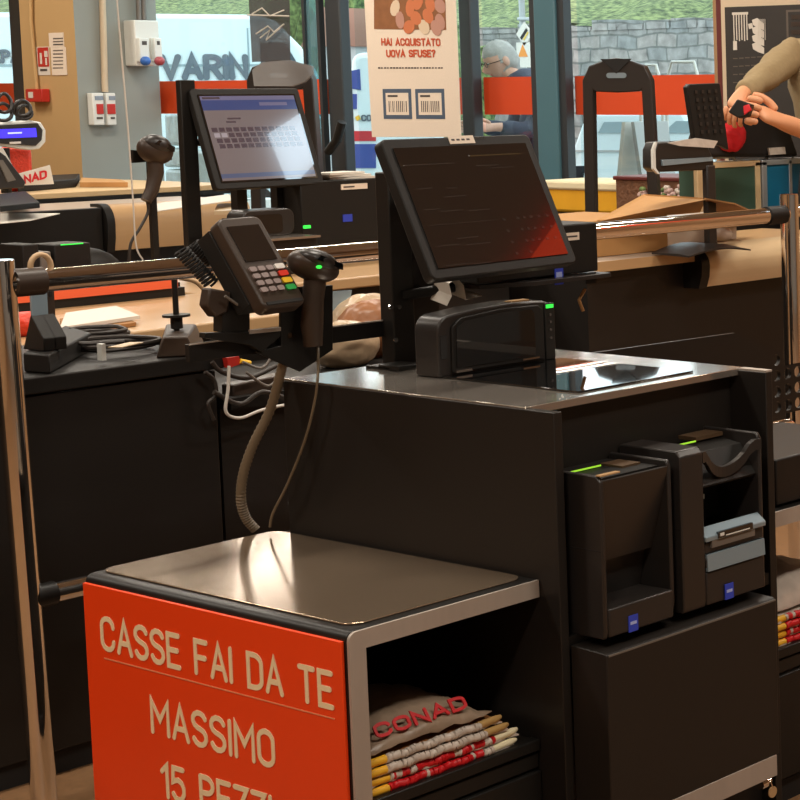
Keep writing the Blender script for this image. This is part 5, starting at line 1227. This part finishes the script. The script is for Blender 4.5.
# ================================================================== PEOPLE
def skin(name, verts, edges, material, parent=None, sub=2, root=0):
    me=bpy.data.meshes.new(name); P=[Vector(v[0]) for v in verts]
    if parent is not None: inv=WM[parent.name].inverted(); P=[inv@p for p in P]
    me.from_pydata([tuple(p) for p in P],edges,[]); me.materials.append(M[material]); o=bpy.data.objects.new(name,me); COL.objects.link(o)
    if parent is not None: o.parent=parent; WM[o.name]=WM[parent.name].copy()
    else: WM[o.name]=Matrix.Identity(4)
    sk=o.modifiers.new('skin','SKIN'); sk.use_smooth_shade=True; sk.branch_smoothing=.5
    lay=me.skin_vertices[0] if me.skin_vertices else None
    if lay is None:
        bpy.context.view_layer.update(); lay=me.skin_vertices[0]
    for i,v in enumerate(verts):
        r=v[1]; r=r if isinstance(r,(tuple,list)) else (r,r); lay.data[i].radius=r; lay.data[i].use_root = (i==root or (len(v)>2))
    s=o.modifiers.new('sub','SUBSURF'); s.levels=sub; s.render_levels=sub; return o
class Sk:
    def __init__(s): s.v=[]; s.e=[]
    def chain(s, pts, start=None, root=False):
        prev=start
        for i,p in enumerate(pts):
            s.v.append((p[0],p[1],True) if (root and i==0) else (p[0],p[1])); k=len(s.v)-1
            if prev is not None: s.e.append((prev,k))
            prev=k
        return prev
def headmesh(c, fwd, up, r, parent, mats=('skin','hair_grey'), hair='short', glasses=False):
    fwd=Vector(fwd).normalized(); up=Vector(up); up=(up-fwd*up.dot(fwd)).normalized(); rt=fwd.cross(up)
    R=Matrix(((rt.x,fwd.x,up.x),(rt.y,fwd.y,up.y),(rt.z,fwd.z,up.z))); c=Vector(c)
    b=MB(); b.m(mats[0]); seg,rg=28,20; out=[]
    for i in range(1,rg):
        t=PI*i/rg; ring=[]
        for k in range(seg):
            a=2*PI*k/seg; x=math.sin(t)*math.cos(a); y=math.sin(t)*math.sin(a); z=-math.cos(t)
            X,Y,Z=x*.76*r,y*.98*r,z*1.18*r
            if z<0: X*=1+.28*z; Y*=1+.10*z*(1 if y<0 else .4); 
            if y>.5:
                f=(y-.5)*2; 
                if abs(x)<.25 and -.35<z<.12: Y+=r*.36*(1-abs(x)/.25)*(1-abs(z+.2)/.32 if abs(z+.2)<.32 else 0)
                if .02<z<.22 and .15<abs(x)<.5: Y-=r*.07
                if .22<=z<.36: Y+=r*.03
                if -.62<z<-.45 and abs(x)<.3: Y+=r*.04
            ring.append(c+R@Vector((X,Y,Z)))
        out.append(ring)
    b.rings(out,True)
    for s in (-1,1): b.ell(c+R@Vector((s*.78*r,-.05*r,-.02*r)),(.10*r,.20*r,.30*r),R.to_3x3(),10,8)
    ho=b.build('head',None,parent)
    e=MB()
    for s in (-1,1): e.m('white_plastic').ell(c+R@Vector((s*.30*r,.84*r,.12*r)),(.10*r,.06*r,.06*r),R,10,6); e.m('rubber').ell(c+R@Vector((s*.30*r,.89*r,.12*r)),(.045*r,.03*r,.045*r),R,8,6)
    e.m('lip_skin').ell(c+R@Vector((0,.86*r,-.55*r)),(.24*r,.06*r,.05*r),R,12,6); e.build('face_features',None,ho)
    h=MB(); h.m(mats[1]); out=[]
    for i in range(6,rg):
        t=PI*i/rg; ring=[]
        for k in range(seg):
            a=2*PI*k/seg; x=math.sin(t)*math.cos(a); y=math.sin(t)*math.sin(a); z=-math.cos(t)
            q=1.07+.02*math.sin(9*a+5*t)+.012*math.sin(23*a+11*t)
            if y>.25 and z<.45: q=.90
            if z<-.1 and (y>-.2 or z<-.62): q=.90
            ring.append(c+R@Vector((x*.77*r*q,y*.99*r*q,z*1.19*r*q)))
        out.append(ring)
    h.rings(out,True); hb_=h.build('hair',None,parent); hm=hb_.modifiers.new('tufts','DISPLACE'); ht=bpy.data.textures.new('tufts','CLOUDS'); ht.noise_scale=.025; hm.texture=ht; hm.strength=.022
    if glasses:
        g=MB().m('black_metal')
        for s in (-1,1):
            cc_=c+R@Vector((s*.32*r,1.0*r,.12*r)); g.tube([cc_+R@Vector((.2*r*math.cos(t),0,.16*r*math.sin(t))) for t in [2*PI*k/14 for k in range(15)]],.02*r,6,False)
            g.tube([c+R@Vector((s*.52*r,.98*r,.14*r)),c+R@Vector((s*.82*r,-.05*r,.1*r))],.025*r,6)
        g.build('glasses',None,parent)
    return R
mat('lip_skin','#b06a58',.5)
def hand(sk, wrist, palmdir, side, nrm, s, curl, start=None):
    """palm + five fingers; palmdir points to the knuckles, side towards the thumb, nrm out of the back of the hand"""
    w_=Vector(wrist); d=Vector(palmdir).normalized(); t=Vector(side); t=(t-d*t.dot(d)).normalized(); n=d.cross(t) if Vector(nrm).dot(d.cross(t))>0 else -d.cross(t)
    p1=w_+d*.045*s; p2=w_+d*.085*s
    end=sk.chain([(w_,(.027*s,.022*s)),(p1,(.036*s,.018*s)),(p2,(.040*s,.016*s))],start)
    L=[.072,.080,.074,.058]; off=[.030,.010,-.010,-.029]
    for i in range(4):
        b=w_+d*.075*s+t*off[i]*s; a=0; pts=[(b,.0095*s)]; p=w_+d*(.095-.004*abs(i-1))*s+t*off[i]*s*1.05; pts.append((p,.0105*s)); seg=L[i]*s/3*1.05
        for k in range(3):
            a+=curl*(1.0 if k else .9); dd=d*math.cos(a)-n*math.sin(a); p=p+dd*seg; pts.append((p,(.0100-.0009*k)*s))
        sk.chain(pts,None,True)
    b=w_+d*.02*s+t*.022*s; pts=[(b,.012*s)]; p=b
    for k,(a1,l) in enumerate(((.75,.030),(.35,.030),(-.1,.026))):
        dd=(d*math.cos(a1)+t*math.sin(a1)-n*.45).normalized(); p=p+dd*l*s; pts.append((p,(.0125-.0012*k)*s))
    sk.chain(pts,None,True)
    return end

# cashier at the right edge
DC=9.35; S=1.14
per=thing('person','person in khaki shirt and dark apron working with both hands, at the right edge','person',(dep(850,100,DC).x,dep(850,100,DC).y,0))
def pd(x,y,D): return dep(x,y,D)
feet=Vector((dep(845,100,DC).x,dep(845,100,DC).y,0)); 
fwd=Vector((CC.x-feet.x,CC.y-feet.y,0)).normalized(); fwd=(fwd*.8+Vector((-_R.x,-_R.y,0))*.6).normalized(); side=Vector((fwd.y,-fwd.x,0))
neck=pd(842,26,DC); hips=Vector((feet.x,feet.y,1.03)); chest=pd(816,92,DC)
shR=pd(796,50,DC-.05); elR=pd(772,72,DC-.35); wrR=pd(741,94,DC-.75)
shL=pd(872,54,DC-.05); elL=pd(846,146,DC-.30); wrL=pd(780,121,DC-.70)
sk=Sk(); hip=sk.chain([(hips,(.15,.11))]); 
ch=sk.chain([(hips.lerp(chest,.5),(.14,.10)),(chest,(.12,.08)),(neck,.055),(pd(840,8,DC-.03),.055)],0)
for sgn in (-1,1):
    hp=hips+side*sgn*.10; kn=hp+Vector((0,0,-.48))+fwd*.03; an=Vector((kn.x,kn.y,.09))-fwd*.03
    sk.chain([(hp+Vector((0,0,-.05)),.095),(hp.lerp(kn,.5),.085),(kn,.062),(an,.042),(Vector((an.x,an.y,.05))+fwd*.12,.04)],0)
a=sk.chain([(shR,.062),(elR,.045),(elR.lerp(wrR,.6),.036)],2); 
n1=(-_F); dR=(pd(733,112,DC-.82)-wrR)
hand(sk,wrR,dR,pd(760,112,DC-.8)-wrR,n1+Vector((0,0,.4)),1.2,.75,a)
a=sk.chain([(shL,.062),(elL,.047),(elL.lerp(wrL,.6),.046),(elL.lerp(wrL,.9),.044)],2)
dL=(pd(750,108,DC-.84)-wrL); hand(sk,wrL,dL,Vector((0,0,1)),n1,1.62,1.15,a)
skin('body',sk.v,sk.e,'skin',per)
headmesh(pd(836,-22,DC-.05),fwd+Vector((0,0,-.45)),(0,0,1),.125*S,per,('skin','hair_brown'))
s2=Sk(); s2.chain([(hips+Vector((0,0,-.02)),(.18,.14))]); c2=s2.chain([(hips.lerp(chest,.5),(.175,.14)),(chest,(.24,.18)),(chest.lerp(neck,.75),(.13,.10)),(neck+Vector((0,0,-.02)),.078)],0)
s2.chain([(shR,.095),(shR.lerp(elR,.5),.092),(elR,.078),(elR.lerp(wrR,.55),.064),(elR.lerp(wrR,.86),.050),(elR.lerp(wrR,.90),.046)],3)
s2.chain([(shL,.095),(shL.lerp(elL,.5),.088),(elL,.078),(elL.lerp(wrL,.30),.066),(elL.lerp(wrL,.36),.06)],3)
sh=skin('shirt',s2.v,s2.e,'shirt',per)
d=sh.modifiers.new('folds','DISPLACE'); tx=bpy.data.textures.new('folds','CLOUDS'); tx.noise_scale=.09; d.texture=tx; d.strength=.03; d.mid_level=.5
s3=Sk(); s3.chain([(hips+Vector((0,0,.0)),(.175,.135))])
for sgn in (-1,1):
    hp=hips+side*sgn*.10; kn=hp+Vector((0,0,-.48))+fwd*.03; an=Vector((kn.x,kn.y,.11))-fwd*.03
    s3.chain([(hp+Vector((0,0,-.05)),.115),(hp.lerp(kn,.5),.10),(kn,.078),(an,.062)],0)
skin('trousers',s3.v,s3.e,'trousers',per)
for sgn in (-1,1):
    an=hips+side*sgn*.10; an.z=.045; MB().ell(an+fwd*.06,(.055,.14,.05),Matrix(((side.x,fwd.x,0),(side.y,fwd.y,0),(0,0,1))),16,10).build('shoe','black_plastic',per)
b=MB(); q=[pd(x,y,DC-.24) for x,y in ((808,128),(880,128),(905,330),(796,330),(796,215),(800,160))]
b.prism([tuple(p) for p in q],tuple(_F*.03)).build('apron','apron',per,bevel=.01)
# things in hand
hh=thing('handheld_tool','small black and red device held in the cashier\'s hands','device',pd(738,105,DC-.9))
MB().m('black_plastic').prism([tuple(pd(x,y,DC-.93)) for x,y in ((728,112),(737,99),(752,104),(748,116),(738,118))],tuple(_F*.06)).build('body',None,hh,bevel=.006)
MB().m('red_cloth').prism([tuple(pd(x,y,DC-.935)) for x,y in ((743,106),(749,104),(751,110),(744,115))],tuple(_F*.02)).build('button',None,hh,bevel=.003)
bg_=thing('black_bag','black bag with a red lining standing on the green case in front of the cashier','bag',(onv(748,160,3.62).x,3.68,1.26))
P=[(716,110),(735,108),(775,112),(790,128),(800,157),(700,157),(706,140)]
MB().prism([tuple(onv(x,y,3.60)) for x,y in P],(0,.13,0)).build('body','apron',bg_,bevel=.02)
ro=MB().ell(onv(731,137,3.59),(.098,.035,.072),seg=40,rg=24).build('red_lining','red_cloth',bg_); rd=ro.modifiers.new('wrinkle','DISPLACE'); rt_=bpy.data.textures.new('wrinkle','CLOUDS'); rt_.noise_scale=.04; rd.texture=rt_; rd.strength=.03
dplate([(769,148),(785,147),(786,154),(770,155)],3.58,.01,'bag_film','label',bg_,0)

# man outside
DM=13.6
man=thing('person','grey-haired person with glasses in a dark hooded jacket, head bowed, outside the window','person',(dep(535,100,DM).x,dep(535,100,DM).y,0))
hc=pd(501,61,DM); lf=(-Vector((_R.x,_R.y,0))).normalized(); fw=(lf*1.0+Vector((-_F.x,-_F.y,0))*.75).normalized()
hp=Vector((pd(548,100,DM).x,pd(548,100,DM).y,1.0)); chs=pd(535,105,DM); nk=pd(516,76,DM)
sk=Sk(); sk.chain([(hp,(.15,.12))]); sk.chain([(hp.lerp(chs,.55),(.14,.11)),(chs,(.17,.12)),(nk,.058),(hc-Vector((0,0,.05)),.052)],0)
sd=Vector((fw.y,-fw.x,0))
for s_ in (-1,1):
    h_=hp+sd*s_*.1; kn=h_+Vector((0,0,-.46))+fw*.04; an=Vector((kn.x,kn.y,.1)); sk.chain([(h_,.09),(kn,.06),(an,.045),(an+fw*.14-Vector((0,0,.04)),.04)],0)
    shd=chs+sd*s_*.2+Vector((0,0,.13)); el=shd+Vector((0,0,-.32))+fw*.08; wr=el+fw*.28+Vector((0,0,.04)); a=sk.chain([(shd,.06),(el,.046),(wr-fw*.05,.036)],2)
    hand(sk,wr,fw,Vector((0,0,1)),sd*s_,1.1,.5,a)
skin('body',sk.v,sk.e,'skin_pale',man)
headmesh(hc,fw+Vector((0,0,-.38)),(0,0,1),.122,man,('skin_pale','hair_grey'),glasses=True)
s2=Sk(); s2.chain([(hp,(.20,.16))]); s2.chain([(hp.lerp(chs,.55),(.19,.16)),(chs,(.22,.17)),(chs.lerp(nk,.7),(.16,.13)),(nk+Vector((0,0,-.0))-fw*.02,.115),(nk+Vector((0,0,.045))+fw*.0,.095)],0)
for s_ in (-1,1):
    shd=chs+sd*s_*.2+Vector((0,0,.13)); el=shd+Vector((0,0,-.32))+fw*.08; wr=el+fw*.28+Vector((0,0,.04)); s2.chain([(shd,.10),(el,.08),(wr-fw*.03,.055)],3)
skin('jacket',s2.v,s2.e,'jacket',man)
s4=Sk(); s4.chain([(nk-fw*.02-Vector((0,0,.06)),(.125,.07)),(nk-fw*.12-Vector((0,0,.0)),(.12,.09)),(nk-fw*.20-Vector((0,0,.02)),(.09,.07))]); skin('hood',s4.v,s4.e,'jacket',man)
s3=Sk(); s3.chain([(hp,(.18,.15))])
for s_ in (-1,1):
    h_=hp+sd*s_*.1; kn=h_+Vector((0,0,-.46))+fw*.04; an=Vector((kn.x,kn.y,.12)); s3.chain([(h_-Vector((0,0,.05)),.115),(kn,.08),(an,.065)],0)
skin('trousers',s3.v,s3.e,'trousers',man)
for s_ in (-1,1):
    an=hp+sd*s_*.1; an.z=.045; MB().ell(an+fw*.09,(.055,.15,.05),Matrix(((sd.x,fw.x,0),(sd.y,fw.y,0),(0,0,1))),16,10).build('shoe','black_plastic',man)
